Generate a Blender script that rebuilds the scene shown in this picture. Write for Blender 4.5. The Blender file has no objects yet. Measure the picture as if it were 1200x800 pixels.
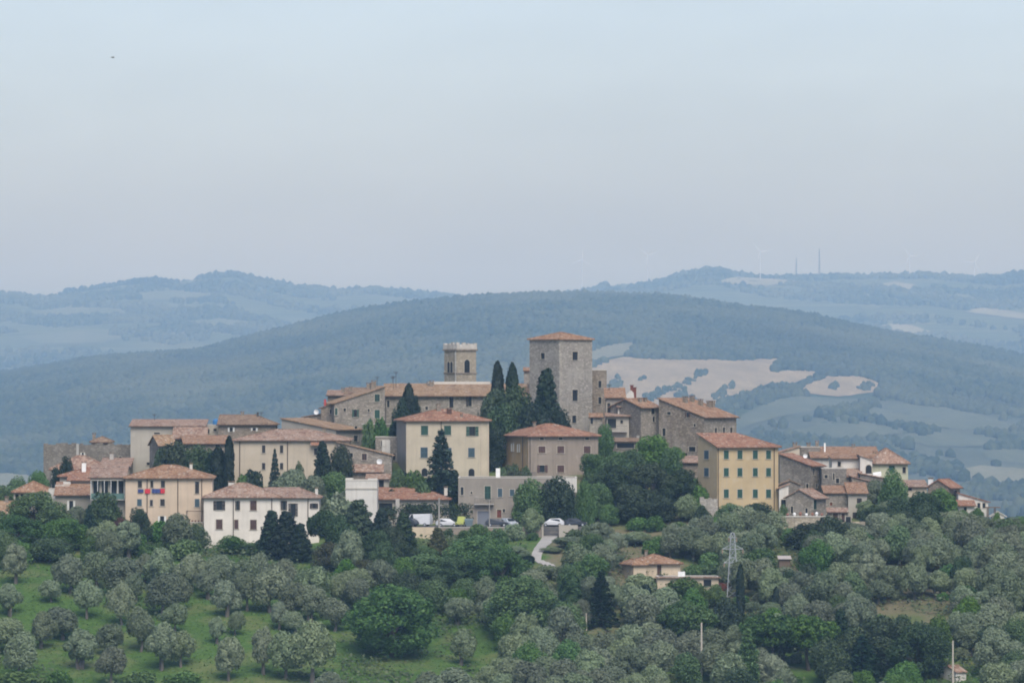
import bpy, bmesh, math, random
import numpy as np
from mathutils import Vector, Matrix
from mathutils.geometry import delaunay_2d_cdt

S = bpy.context.scene
C = S.collection
R = math.radians
rng = np.random.default_rng(7)
random.seed(7)

# ------------------------------------------------------------------ camera
ZC = 100.0                      # camera height above the valley datum
F = 1200 * 200 / 36.0           # focal length in photo pixels (200 mm lens)
HOR = 440.0                     # photo row of the true horizon
cam = bpy.data.cameras.new('camera')
cam.lens = 200; cam.sensor_width = 36; cam.clip_start = 1; cam.clip_end = 40000
co = bpy.data.objects.new('camera', cam); C.objects.link(co)
co.location = (0, 0, ZC)
co.rotation_euler = (R(90) + math.atan((HOR - 400) / F), 0, 0)
S.camera = co
S.cycles.pixel_filter_type = 'BLACKMAN_HARRIS'
S.cycles.filter_width = 1.9
S.cycles.max_bounces = 6
S.cycles.diffuse_bounces = 3
S.cycles.glossy_bounces = 1
S.cycles.transmission_bounces = 2
S.cycles.transparent_max_bounces = 4
S.cycles.volume_bounces = 2
S.cycles.use_denoising = True

# ------------------------------------------------------------------ light
SUN_EL, SUN_AZ = 50.0, 166.0    # behind the camera, to the right
w = bpy.data.worlds.new('World'); S.world = w; w.use_nodes = True
nt = w.node_tree; nt.nodes.clear()
sky = nt.nodes.new('ShaderNodeTexSky'); sky.sky_type = 'NISHITA'; sky.sun_disc = False
sky.sun_elevation = R(SUN_EL); sky.sun_rotation = R(SUN_AZ)
sky.altitude = 200; sky.air_density = 1.0; sky.dust_density = 2.0; sky.ozone_density = 1.0
hs = nt.nodes.new('ShaderNodeHueSaturation'); hs.inputs['Saturation'].default_value = 0.75
tc = nt.nodes.new('ShaderNodeTexCoord')
mp = nt.nodes.new('ShaderNodeMapping'); mp.inputs['Scale'].default_value = (11, 11, 34)
nz = nt.nodes.new('ShaderNodeTexNoise'); nz.inputs['Scale'].default_value = 1.6; nz.inputs['Detail'].default_value = 3
rm = nt.nodes.new('ShaderNodeMapRange')
for i, v in ((1, .3), (2, .7), (3, .955), (4, 1.045)): rm.inputs[i].default_value = v
ml = nt.nodes.new('ShaderNodeVectorMath'); ml.operation = 'SCALE'
bg = nt.nodes.new('ShaderNodeBackground'); bg.inputs['Strength'].default_value = 0.089
ow = nt.nodes.new('ShaderNodeOutputWorld')
L = nt.links.new
L(sky.outputs[0], hs.inputs['Color']); L(tc.outputs['Generated'], mp.inputs[0]); L(mp.outputs[0], nz.inputs['Vector'])
L(nz.outputs['Fac'], rm.inputs[0]); L(hs.outputs[0], ml.inputs[0]); L(rm.outputs[0], ml.inputs['Scale'])
tn = nt.nodes.new('ShaderNodeVectorMath'); tn.operation = 'MULTIPLY'; tn.inputs[1].default_value = (.925, .979, 1.15)   # cool high overcast
L(ml.outputs[0], tn.inputs[0]); L(tn.outputs[0], bg.inputs['Color']); L(bg.outputs[0], ow.inputs['Surface'])
sl = bpy.data.lights.new('sun', 'SUN'); sl.energy = 2.0; sl.angle = R(40); sl.color = (1.0, 0.95, 0.88)
so = bpy.data.objects.new('sun', sl); C.objects.link(so)
sv = Vector((math.sin(R(SUN_AZ)) * math.cos(R(SUN_EL)), math.cos(R(SUN_AZ)) * math.cos(R(SUN_EL)), math.sin(R(SUN_EL))))
so.rotation_euler = sv.to_track_quat('Z', 'Y').to_euler()
so.location = (200, 600, 400)
S.view_settings.view_transform = 'Standard'; S.view_settings.look = 'None'
S.view_settings.exposure = 0.78; S.view_settings.gamma = 1.0

# ------------------------------------------------------------------ projection helpers (photo pixel + distance -> world)
def zat(py, D): return ZC + (HOR - py) / F * D
def xat(px, D): return (px - 600.0) / F * D
def ppm(D): return F / D

# ------------------------------------------------------------------ object helpers
def tag(o, label=None, cat=None, group=None, kind=None):
    for k, v in (('label', label), ('category', cat), ('group', group), ('kind', kind)):
        if v: o[k] = v
    return o

def empty(name, loc, rz=0.0):
    o = bpy.data.objects.new(name, None); C.objects.link(o)
    o.location = loc; o.rotation_euler = (0, 0, rz); o.empty_display_size = .5
    return o

def link(name, me, mat=None, parent=None, loc=None, rz=None):
    o = bpy.data.objects.new(name, me); C.objects.link(o)
    if mat is not None and not me.materials: me.materials.append(mat)
    if parent is not None: o.parent = parent
    if loc is not None: o.location = loc
    if rz is not None: o.rotation_euler = (0, 0, rz)
    return o

def mesh_pd(name, v, f):
    me = bpy.data.meshes.new(name); me.from_pydata([tuple(map(float, p)) for p in v], [], [tuple(map(int, q)) for q in f]); me.update()
    return me

def mesh_np(name, v, f):
    """v (N,3), f (M,k) arrays -> mesh, fast."""
    v = np.ascontiguousarray(v, dtype=np.float32); f = np.ascontiguousarray(f, dtype=np.int32)
    k = f.shape[1]
    me = bpy.data.meshes.new(name)
    me.vertices.add(len(v)); me.vertices.foreach_set('co', v.ravel())
    me.loops.add(f.size); me.loops.foreach_set('vertex_index', f.ravel())
    me.polygons.add(len(f)); me.polygons.foreach_set('loop_start', np.arange(0, f.size, k, dtype=np.int32))
    me.update(calc_edges=True); me.validate()
    return me

class MB:
    """collects boxes, tubes and polygons into one mesh"""
    def __init__(s): s.v = []; s.f = []
    def poly(s, pts, faces):
        b = len(s.v); s.v += [tuple(p) for p in pts]; s.f += [tuple(b + i for i in q) for q in faces]; return s
    def box(s, x0, x1, y0, y1, z0, z1):
        return s.poly([(x0, y0, z0), (x1, y0, z0), (x1, y1, z0), (x0, y1, z0), (x0, y0, z1), (x1, y0, z1), (x1, y1, z1), (x0, y1, z1)],
                      [(0, 3, 2, 1), (4, 5, 6, 7), (0, 1, 5, 4), (1, 2, 6, 5), (2, 3, 7, 6), (3, 0, 4, 7)])
    def tube(s, p0, p1, r0, r1=None, n=6):
        r1 = r0 if r1 is None else r1
        p0, p1 = Vector(p0), Vector(p1); d = p1 - p0
        if d.length < 1e-6: return s
        q = d.to_track_quat('Z', 'Y'); pts = []
        for p, r in ((p0, r0), (p1, r1)):
            for i in range(n):
                a = 2 * math.pi * i / n
                pts.append(p + q @ Vector((r * math.cos(a), r * math.sin(a), 0)))
        fs = [(i, (i + 1) % n, n + (i + 1) % n, n + i) for i in range(n)] + [tuple(range(n))[::-1], tuple(range(n, 2 * n))]
        return s.poly(pts, fs)
    def mesh(s, name):
        me = mesh_pd(name, s.v, s.f)
        bm = bmesh.new(); bm.from_mesh(me); bmesh.ops.recalc_face_normals(bm, faces=bm.faces); bm.to_mesh(me); bm.free()
        return me
    def obj(s, name, mat, parent=None, loc=None, rz=None): return link(name, s.mesh(name), mat, parent, loc, rz)

# ------------------------------------------------------------------ materials
class NT:
    def __init__(s, name):
        s.m = bpy.data.materials.new(name); s.m.use_nodes = True
        s.t = s.m.node_tree; s.b = s.t.nodes['Principled BSDF']; s.out = s.t.nodes['Material Output']
        s.b.inputs['Roughness'].default_value = .9; s.b.inputs['Specular IOR Level'].default_value = .2
    def n(s, typ, **kw):
        x = s.t.nodes.new(typ)
        for k, v in kw.items(): setattr(x, k, v)
        return x
    def l(s, a, b): s.t.links.new(a, b)
    def coord(s, out='Object', scale=(1, 1, 1), loc=(0, 0, 0)):
        t = s.n('ShaderNodeTexCoord'); m = s.n('ShaderNodeMapping'); m.inputs['Scale'].default_value = scale; m.inputs['Location'].default_value = loc
        s.l(t.outputs[out], m.inputs[0]); return m.outputs[0]
    def noise(s, vec, scale, detail=3, rough=.55):
        x = s.n('ShaderNodeTexNoise'); x.inputs['Scale'].default_value = scale; x.inputs['Detail'].default_value = detail; x.inputs['Roughness'].default_value = rough
        s.l(vec, x.inputs['Vector']); return x.outputs['Fac']
    def vor(s, vec, scale, feature='F1'):
        x = s.n('ShaderNodeTexVoronoi', feature=feature); x.inputs['Scale'].default_value = scale; s.l(vec, x.inputs['Vector']); return x
    def ramp(s, fac, stops):
        x = s.n('ShaderNodeValToRGB'); e = x.color_ramp.elements
        while len(e) < len(stops): e.new(.5)
        for i, (p, c) in enumerate(stops): e[i].position = p; e[i].color = (*c, 1) if len(c) == 3 else c
        s.l(fac, x.inputs[0]); return x.outputs[0]
    def mix(s, fac, a, b, mode='MIX'):
        x = s.n('ShaderNodeMix', data_type='RGBA', blend_type=mode)
        for i, v in ((0, fac), (6, a), (7, b)):
            if hasattr(v, 'node'): s.l(v, x.inputs[i])
            else: x.inputs[i].default_value = v if i == 0 else ((*v, 1) if len(v) == 3 else v)
        return x.outputs[2]
    def rng(s, fac, a, b, c=0., d=1.):
        x = s.n('ShaderNodeMapRange')
        for i, v in ((1, a), (2, b), (3, c), (4, d)): x.inputs[i].default_value = v
        s.l(fac, x.inputs[0]); return x.outputs[0]
    def math(s, op, a, b):
        x = s.n('ShaderNodeMath', operation=op)
        for i, v in enumerate((a, b)):
            if hasattr(v, 'node'): s.l(v, x.inputs[i])
            else: x.inputs[i].default_value = v
        return x.outputs[0]
    def bump(s, h, strength=.4, dist=.05):
        x = s.n('ShaderNodeBump'); x.inputs['Strength'].default_value = strength; x.inputs['Distance'].default_value = dist
        s.l(h, x.inputs['Height']); s.l(x.outputs[0], s.b.inputs['Normal'])
    def color(s, c):
        if hasattr(c, 'node'): s.l(c, s.b.inputs['Base Color'])
        else: s.b.inputs['Base Color'].default_value = (*c, 1)
        return s.m

def mul(c, k): return tuple(min(1, x * k) for x in c)
def mixc(a, b, t): return tuple(x * (1 - t) + y * t for x, y in zip(a, b))

def m_flat(name, col, rough=.7, var=.12, metal=0):
    n = NT(name); v = n.coord(); f = n.noise(v, 2.0, 3)
    n.b.inputs['Roughness'].default_value = rough; n.b.inputs['Metallic'].default_value = metal
    return n.color(n.mix(f, mul(col, 1 - var), mul(col, 1 + var)))

def m_plaster(name, col, dirt=(.30, .27, .22), amount=.45):
    n = NT(name); v = n.coord()
    big = n.noise(v, .22, 4, .6); fine = n.noise(v, 3.5, 4)
    c = n.mix(n.rng(big, .3, .7), mul(col, .80), mul(col, 1.08))
    c = n.mix(n.rng(fine, .35, .7, 0, .35), c, mul(col, .80))
    st = n.noise(n.coord(scale=(1.7, 1.7, .12)), 1.0, 4, .65)           # rain streaks
    c = n.mix(n.rng(st, .5, .78, 0, amount * 1.3), c, dirt)
    pt = n.noise(n.coord(scale=(.35, .35, .5), loc=(7, 3, 1)), 1.0, 3)   # old repairs
    c = n.mix(n.rng(pt, .62, .66, 0, .35), c, mixc(col, (.5, .46, .4), .5))
    n.bump(fine, .25, .04)
    return n.color(c)

def m_stone(name, c1, c2, mortar, scale=1.9, patch=.35, patchcol=(.4, .37, .33)):
    n = NT(name); nn = n.coord(scale=(1, 1, 1.7))
    vo = n.vor(nn, scale); ed = n.vor(nn, scale, 'DISTANCE_TO_EDGE')
    sep = n.n('ShaderNodeSeparateColor'); n.l(vo.outputs['Color'], sep.inputs[0])
    c = n.ramp(sep.outputs[0], [(0, c1), (.45, mixc(c1, c2, .45)), (.8, c2), (1, mul(c2, 1.25))])
    j = n.rng(ed.outputs['Distance'], .02, .09)
    c = n.mix(j, mortar, c)
    big = n.noise(n.coord(), .25, 5, .65)
    c = n.mix(n.rng(big, .48, .66, 0, patch), c, patchcol)
    st = n.noise(n.coord(scale=(1.3, 1.3, .14)), 1.0, 4, .6)
    c = n.mix(n.rng(st, .56, .8, 0, .4), c, (.07, .068, .06))
    n.bump(j, .6, .08)
    return n.color(c)

def m_roof(name, c1, c2, c3=(.42, .36, .30), lichen=.35):
    n = NT(name); v = n.coord()
    t = n.n('ShaderNodeTexCoord'); sp = n.n('ShaderNodeSeparateXYZ'); n.l(t.outputs['Normal'], sp.inputs[0])
    so_ = n.n('ShaderNodeSeparateXYZ'); n.l(t.outputs['Object'], so_.inputs[0])
    ax = n.math('GREATER_THAN', n.math('ABSOLUTE', sp.outputs[0], 0), n.math('ABSOLUTE', sp.outputs[1], 0))
    mx = n.n('ShaderNodeMix'); n.l(ax, mx.inputs[0]); n.l(so_.outputs[0], mx.inputs[2]); n.l(so_.outputs[1], mx.inputs[3])
    my = n.n('ShaderNodeMix'); n.l(ax, my.inputs[0]); n.l(so_.outputs[1], my.inputs[2]); n.l(so_.outputs[0], my.inputs[3])
    cv = n.n('ShaderNodeCombineXYZ'); n.l(mx.outputs[0], cv.inputs[0]); n.l(my.outputs[0], cv.inputs[1])
    mm = n.n('ShaderNodeMapping'); mm.inputs['Scale'].default_value = (3.4, 2.2, 1); n.l(cv.outputs[0], mm.inputs[0])
    vo = n.vor(mm.outputs[0], 1.0); sc = n.n('ShaderNodeSeparateColor'); n.l(vo.outputs['Color'], sc.inputs[0])
    c = n.ramp(sc.outputs[0], [(0, mul(c1, .7)), (.3, c1), (.65, mixc(c1, c2, .6)), (.88, c2), (1, c3)])
    big = n.noise(v, .35, 5, .65)
    c = n.mix(n.rng(big, .38, .68, 0, .7), c, mixc(c1, c2, .8))
    li = n.noise(n.coord(loc=(11, 4, 2)), .9, 5, .7)
    c = n.mix(n.rng(li, .52, .68, 0, lichen), c, c3)
    dk = n.noise(n.coord(loc=(3, 14, 2)), .6, 5, .7)
    c = n.mix(n.rng(dk, .5, .72, 0, .7), c, (.10, .068, .052))
    wv = n.math('SINE', n.math('MULTIPLY', mx.outputs[0], 2 * math.pi / .28), 0)
    n.bump(wv, .55, .05)
    return n.color(c)

def m_leaf(name, dark, light, trans=.18):
    n = NT(name)
    g = n.n('ShaderNodeNewGeometry'); oi = n.n('ShaderNodeObjectInfo')
    c = n.ramp(g.outputs['Random Per Island'], [(0, dark), (.6, mixc(dark, light, .55)), (1, light)])
    k = n.rng(oi.outputs['Random'], 0, 1, .45, .56)
    h = n.n('ShaderNodeHueSaturation'); n.l(n.rng(oi.outputs['Random'], 0, 1, .482, .515), h.inputs['Hue'])
    n.l(n.rng(n.math('FRACT', n.math('MULTIPLY', oi.outputs['Random'], 7.31), 0), 0, 1, .72, 1.28), h.inputs['Value'])
    n.l(n.rng(n.math('FRACT', n.math('MULTIPLY', oi.outputs['Random'], 3.77), 0), 0, 1, .8, 1.15), h.inputs['Saturation'])
    n.l(c, h.inputs['Color'])
    n.b.inputs['Roughness'].default_value = .6; n.b.inputs['Specular IOR Level'].default_value = .25
    tr = n.n('ShaderNodeBsdfTranslucent'); ms = n.n('ShaderNodeMixShader'); ms.inputs[0].default_value = trans
    n.l(h.outputs[0], n.b.inputs['Base Color']); n.l(h.outputs[0], tr.inputs[0])
    n.l(n.b.outputs[0], ms.inputs[1]); n.l(tr.outputs[0], ms.inputs[2]); n.l(ms.outputs[0], n.out.inputs[0])
    return n.m

# ------------------------------------------------------------------ terrain of the town hill, as a table of photo rows per distance
PXC = np.array([-900, -500, -150, 0, 100, 200, 300, 400, 500, 600, 700, 800, 900, 1000, 1100, 1200, 1350, 1700, 2100], float)
TAB = {
 850: [905] * 17,
 900: [815, 810] + [806] * 13 + [812, 820],
 945: [760, 730, 712, 715, 715, 712, 715, 720, 722, 718, 722, 728, 728, 722, 715, 740, 790],
 980: [730, 690, 655, 655, 652, 652, 655, 650, 645, 648, 668, 668, 670, 662, 650, 690, 760],
 1000: [720, 670, 625, 633, 636, 640, 632, 630, 630, 630, 636, 628, 632, 632, 632, 672, 750],
 1015: [715, 655, 606, 612, 612, 606, 616, 623, 623, 622, 600, 600, 610, 612, 622, 665, 745],
 1030: [712, 645, 600, 592, 585, 575, 575, 575, 572, 568, 562, 590, 598, 600, 622, 668, 745],
 1060: [715, 650, 606, 570, 552, 545, 527, 527, 525, 522, 538, 568, 578, 596, 642, 690, 760],
 1080: [720, 660, 615, 574, 546, 535, 500, 496, 497, 504, 522, 568, 580, 605, 662, 705, 770],
 1110: [730, 675, 630, 590, 556, 540, 500, 490, 490, 500, 522, 575, 592, 622, 680, 720, 780],
 1160: [790, 735, 690, 650, 616, 600, 560, 550, 550, 560, 582, 635, 652, 682, 740, 780, 810],
 1260: [800] * 17,
}
DR = np.array([-120, 0, 12, 60, 200, 500, 780] + list(TAB) + [1310], float)
VAL = 32.0
rows = []
for d, z in ((-120, ZC - 2.2), (0, ZC - 1.7), (12, ZC - 1.9), (60, ZC - 6.5), (200, ZC - 24), (500, ZC - 55), (780, ZC - 66)):
    rows.append([z] * len(PXC))
for d in TAB:
    zz = [zat(p, d) for p in TAB[d]]
    rows.append([min(zz[0], 40) - 8] + zz + [min(zz[-1], 40) - 10])
rows.append([VAL - 2] * len(PXC))
ZT = np.array(rows)
# lateral knots are taken at the town's distance so the hill does not fan out
XK = xat(PXC, 1010.0)
STEP = 4.0
GX = np.arange(-420, 420.1, STEP); GY = np.arange(-120, 1310.1, STEP)
def _terr():
    G = np.zeros((len(GY), len(GX)))
    tmp = np.array([np.interp(GX, XK * max(.75, min(1.2, d / 1010)) if d > 700 else XK, ZT[i]) for i, d in enumerate(DR)])
    for j in range(len(GX)): G[:, j] = np.interp(GY, DR, tmp[:, j])
    k = np.array([1, 2, 1.]) / 4
    for _ in range(3):
        P = np.pad(G, 1, mode='edge')
        G = k[0] * P[:-2, 1:-1] + k[1] * P[1:-1, 1:-1] + k[2] * P[2:, 1:-1]
        P = np.pad(G, 1, mode='edge')
        G = k[0] * P[1:-1, :-2] + k[1] * P[1:-1, 1:-1] + k[2] * P[1:-1, 2:]
    X, Y = np.meshgrid(GX, GY)
    bump = .35 * np.sin(X / 9.1 + 1) * np.sin(Y / 7.3) + .22 * np.sin(X / 4.7 + Y / 6.1) + .5 * np.sin(X / 23 + Y / 31)
    return G + bump * np.clip((Y - 300) / 300, 0, 1)
GZ = _terr()
def tz(x, y):
    fx = min(max((x - GX[0]) / STEP, 0), len(GX) - 1.001); fy = min(max((y - GY[0]) / STEP, 0), len(GY) - 1.001)
    i, j = int(fy), int(fx); a, b = fy - i, fx - j
    return (GZ[i, j] * (1 - a) * (1 - b) + GZ[i + 1, j] * a * (1 - b) + GZ[i, j + 1] * (1 - a) * b + GZ[i + 1, j + 1] * a * b)
def hit(px, py, d0=820, d1=1240):
    """first ground point on the sight line through a photo pixel"""
    d = d0
    while d < d1:
        if tz(xat(px, d), d) >= zat(py, d): return xat(px, d), d
        d += 1.0
    return None
def inpoly(px, py, P):
    px = np.asarray(px, float); py = np.asarray(py, float); r = np.zeros(px.shape, bool); n = len(P)
    for i in range(n):
        x0, y0 = P[i]; x1, y1 = P[(i + 1) % n]
        c = ((y0 > py) != (y1 > py)) & (px < (x1 - x0) * (py - y0) / ((y1 - y0) if y1 != y0 else 1e-9) + x0)
        r ^= c
    return r
# ------------------------------------------------------------------ ground of the town hill
def ground_material():
    n = NT('hill_ground'); v = n.coord()
    a = n.noise(v, .11, 5, .6); b = n.noise(v, 1.3, 4, .65)
    green = n.mix(n.rng(b, .3, .7), (.042, .090, .016), (.078, .142, .030))
    green = n.mix(n.rng(a, .48, .68, 0, .75), green, (.15, .155, .065))
    dry = n.mix(n.rng(b, .3, .7), (.17, .14, .085), (.12, .12, .06))
    at = n.n('ShaderNodeVertexColor', layer_name='dry')
    sp = n.n('ShaderNodeSeparateColor'); n.l(at.outputs[0], sp.inputs[0])
    f = n.rng(n.math('ADD', sp.outputs[0], n.math('MULTIPLY', n.math('SUBTRACT', a, .5), .9)), .35, .65)
    c = n.mix(f, green, dry)
    n.bump(b, .5, .25)
    return n.color(c)
X, Y = np.meshgrid(GX, GY)
vv = np.stack([X.ravel(), Y.ravel(), GZ.ravel()], 1)
ny, nx = X.shape
idx = np.arange(ny * nx).reshape(ny, nx)
ff = np.stack([idx[:-1, :-1].ravel(), idx[:-1, 1:].ravel(), idx[1:, 1:].ravel(), idx[1:, :-1].ravel()], 1)
me = mesh_np('ground', vv, ff)
me.polygons.foreach_set('use_smooth', np.ones(len(me.polygons), bool))
PXg = 600 + F * vv[:, 0] / np.maximum(vv[:, 1], 1); PYg = HOR - F * (vv[:, 2] - ZC) / np.maximum(vv[:, 1], 1)
dry = np.full(len(vv), .35)
dry[(PXg > 560) & (vv[:, 1] > 930)] = .55
for P, val in (([(-50, 660), (330, 655), (420, 700), (600, 720), (620, 820), (-50, 820)], .05),
               ([(420, 620), (640, 618), (650, 650), (500, 680), (420, 660)], .15),
               ([(980, 660), (1060, 650), (1140, 672), (1150, 715), (1060, 725), (990, 700)], .62),
               ([(640, 625), (760, 620), (780, 660), (700, 700), (640, 670)], .75),
               ([(800, 590), (850, 600), (850, 640), (800, 640)], .85)):
    dry[inpoly(PXg, PYg, P) & (vv[:, 1] > 850)] = val
ca = me.color_attributes.new('dry', 'FLOAT_COLOR', 'POINT')
ca.data.foreach_set('color', np.stack([dry, dry, dry, np.ones_like(dry)], 1).astype(np.float32).ravel())
tag(link('ground', me, ground_material()), kind='structure')

# ------------------------------------------------------------------ wooded hill and far hills
MIDR = [(-900, 520), (-300, 470), (0, 433), (120, 412), (236, 402), (304, 388), (400, 368), (467, 358), (520, 351), (583, 344), (617, 342), (683, 342.5), (710, 344), (771, 346),
        (827, 352), (873, 359), (918, 363), (950, 367.5), (1000, 377), (1050, 387), (1125, 402), (1200, 415), (1500, 470), (2100, 540)]
FARR = [(-900, 380), (-300, 352), (0, 338), (20, 337), (44, 340), (61, 340), (101, 334), (145, 327), (182, 321.5), (199, 325), (223, 322), (246, 317), (277, 316), (304, 323), (341, 331), (400, 337),
        (440, 334), (467, 337), (513, 341), (567, 344), (620, 347), (656, 341), (687, 336), (710, 330), (759, 326), (792, 320), (822, 313), (843, 312), (862, 317), (885, 321), (918, 322), (950, 321),
        (1012, 320), (1075, 318), (1090, 317), (1117, 320), (1170, 321), (1200, 315), (1400, 330), (2100, 380)]
def und(x, y, s=1.0):
    return (np.sin(x / 310 + y / 520) * 2.2 + np.sin(x / 173 - y / 240 + 2) * 1.6 + np.sin(x / 77 + y / 95 + 1) * .8 + np.abs(np.sin(x / 190 + y / 1100)) * 4.0 - 2.5) * s
D0, D1 = 5000.0, 10500.0
def zmid(x, y):
    x = np.asarray(x, float); y = np.asarray(y, float)
    px = 600 + F * x / np.maximum(y, 1)
    rz = ZC + (HOR - np.interp(px, *zip(*MIDR))) / F * D1 - 11.0
    zb = ZC - 140.0
    t = np.clip((y - D0) / (D1 - D0), 0, 1)
    h = .35 * t + .65 * np.sin(t * math.pi / 2) ** 1.6
    z = zb + (rz - zb) * h
    k = np.clip((y - D1) / 1000, 0, 1)
    z = z - (z - (zb + 30)) * k * k * (3 - 2 * k)
    z = np.where(y < D0, np.interp(y, [1280, 2400, D0], [VAL - 3.5, zb - 4, zb]), z)
    return z + und(x, y) * np.clip((y - 1600) / 1500, 0, 1) * 1.7
E0, E1 = 11700.0, 16800.0
def zfar(x, y):
    x = np.asarray(x, float); y = np.asarray(y, float)
    px = 600 + F * x / np.maximum(y, 1)
    rz = ZC + (HOR - np.interp(px, *zip(*FARR))) / F * E1 - 14.0
    zb = ZC - 120.0
    t = np.clip((y - E0) / (E1 - E0), 0, 1)
    z = zb + (rz - zb) * (.5 * t + .5 * np.sin(t * math.pi / 2) ** 1.5)
    k = np.clip((y - E1) / 1400, 0, 1)
    return z - (z - zb) * k * k * .9 + und(x * .6, y * .6, 3.4) * np.sin(math.pi * np.clip(t, 0.05, .95)) * 1.6
def sheet(name, fn, rowsD, cols, mat):
    PXs, Ds = np.meshgrid(cols, rowsD)
    xs = (PXs - 600) / F * Ds
    v = np.stack([xs.ravel(), Ds.ravel(), fn(xs, Ds).ravel()], 1)
    ny, nx = PXs.shape; ix = np.arange(ny * nx).reshape(ny, nx)
    f = np.stack([ix[:-1, :-1].ravel(), ix[:-1, 1:].ravel(), ix[1:, 1:].ravel(), ix[1:, :-1].ravel()], 1)
    me = mesh_np(name, v, f); me.polygons.foreach_set('use_smooth', np.ones(len(me.polygons), bool))
    return tag(link(name, me, mat), kind='structure')
def forest_floor():
    n = NT('forest_floor'); v = n.coord()
    a = n.noise(v, .06, 5, .6); b = n.noise(v, .004, 4, .6)
    c = n.mix(n.rng(a, .35, .65), (.022, .04, .014), (.05, .072, .026))
    return n.color(n.mix(n.rng(b, .5, .7, 0, .35), c, (.075, .085, .04)))
def far_floor():
    n = NT('far_meadows'); v = n.coord(scale=(.0024, .0009, 1)); vo = n.vor(v, 1.6)
    sc = n.n('ShaderNodeSeparateColor'); n.l(vo.outputs['Color'], sc.inputs[0])
    a = n.noise(n.coord(), .03, 4); 
    c = n.ramp(sc.outputs[0], [(0, (.035, .055, .022)), (.5, (.06, .085, .035)), (.75, (.12, .14, .06)), (1, (.19, .18, .09))])
    return n.color(n.mix(n.rng(a, .4, .7, 0, .5), c, (.04, .055, .022)))
cols = np.concatenate([np.arange(-1500, -60, 60), np.arange(-60, 1260, 10), np.arange(1260, 2750, 60)])
sheet('wooded_hill', zmid, np.concatenate([np.arange(1290, 5000, 130), np.arange(5000, 10700, 70), np.arange(10700, 12100, 150)]), cols, forest_floor())
sheet('far_hills', zfar, np.concatenate([np.arange(11600, 17000, 100), np.arange(17000, 19200, 200)]), cols, far_floor())

def surf(px, py, fn, a, b):
    d = np.arange(a, b, 10.0); x = (px - 600) / F * d
    up = fn(x, d) >= ZC + (HOR - py) / F * d
    if not up.any(): return None
    i = int(np.argmax(up)); return x[i], d[i]
def field(name, poly, mat, fn=zmid, rngD=(D0, D1), lift=.9, step=6):
    xs = [p[0] for p in poly]; ys = [p[1] for p in poly]
    pts = [Vector(p) for p in poly]
    # soften the outline with small wobbles
    out = []
    for i, p in enumerate(pts):
        q = pts[(i + 1) % len(pts)]; k = max(1, int((q - p).length / 6))
        for j in range(k):
            s = p.lerp(q, j / k); out.append(Vector((s.x + random.uniform(-.8, .8), s.y + random.uniform(-.35, .35))))
    nb = len(out); inner = []
    for gx in np.arange(min(xs), max(xs), step):
        for gy in np.arange(min(ys), max(ys), step * .5):
            if inpoly([gx], [gy], [(p.x, p.y) for p in out])[0]: inner.append(Vector((gx + .1, gy + .07)))
    r = delaunay_2d_cdt(out + inner, [], [list(range(nb))], 1, .05)
    V = []
    for p in r[0]:
        h = surf(p.x, p.y, fn, *rngD) or (xat(p.x, rngD[1] - 50), rngD[1] - 50)
        V.append((h[0], h[1], float(fn(h[0], h[1])) + lift))
    me = mesh_pd(name, V, r[2])
    return tag(link(name, me, mat), kind='structure')
def m_field(name, c1, c2, s=.02):
    n = NT(name); a = n.noise(n.coord(scale=(1, .25, 1)), s, 5, .6); b = n.noise(n.coord(scale=(1, .15, 1)), .15, 3)
    return n.color(n.mix(n.rng(b, .3, .7, 0, .55), n.mix(n.rng(a, .35, .65), c1, c2), mul(c1, .8)))
tan = m_field('stubble', (.225, .18, .098), (.35, .285, .165)); pale = m_field('pale_meadow', (.15, .155, .09), (.20, .195, .12)); mead = m_field('meadow', (.075, .092, .052), (.12, .132, .078))
FLD = [
 ([(660, 445), (696, 430), (715, 422), (734, 418.5), (769, 421.5), (811, 421.5), (867, 422.5), (917, 420), (913, 424), (905, 430), (907, 436), (927, 434), (952, 435), (965, 437), (948, 443), (927, 450), (902, 450), (874, 461), (853, 465), (838, 477), (790, 482), (720, 472), (660, 470)], tan, 'field'),
 ([(932, 457), (950, 449), (972, 441), (1007, 441), (1022, 446), (1034, 451), (1025, 460), (1005, 463), (982, 465.5), (950, 462)], tan, 'field'),
 ([(675, 416), (696, 410), (720, 403), (748, 400), (742, 407), (729, 417), (705, 421), (680, 425)], pale, 'field'),
 ([(850, 500), (874, 485), (905, 470), (935, 464), (982, 468), (1010, 468), (1000, 474), (960, 480), (915, 489), (880, 498), (862, 506)], mead, 'meadow'),
 ([(1117, 552), (1150, 546), (1210, 551), (1260, 558), (1260, 572), (1210, 570), (1140, 562)], pale, 'meadow'),
 ([(1150, 530), (1175, 526), (1260, 529), (1260, 546), (1190, 543), (1158, 539)], mead, 'meadow'),
 ([(1010, 480), (1060, 474), (1110, 478), (1150, 486), (1190, 500), (1130, 505), (1080, 498), (1030, 492)], mead, 'meadow'),
 ([(1060, 515), (1100, 506), (1150, 510), (1180, 518), (1140, 524), (1090, 524)], mead, 'meadow'),
 ([(930, 505), (985, 496), (1040, 500), (1060, 508), (1000, 514), (940, 514)], mead, 'meadow'),
 ([(-60, 556), (-20, 553), (25, 556), (60, 561), (70, 574), (20, 578), (-60, 574)], pale, 'meadow'),
]
for P, m, nm in FLD: field(nm, P, m)
field('open_valley', [(840, 500), (880, 484), (930, 468), (1000, 468), (1060, 470), (1120, 474), (1200, 486), (1300, 496), (1300, 640), (860, 640)], m_field('rough_grazing', (.058, .074, .046), (.115, .125, .075), .006), lift=.35, step=12)
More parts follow.
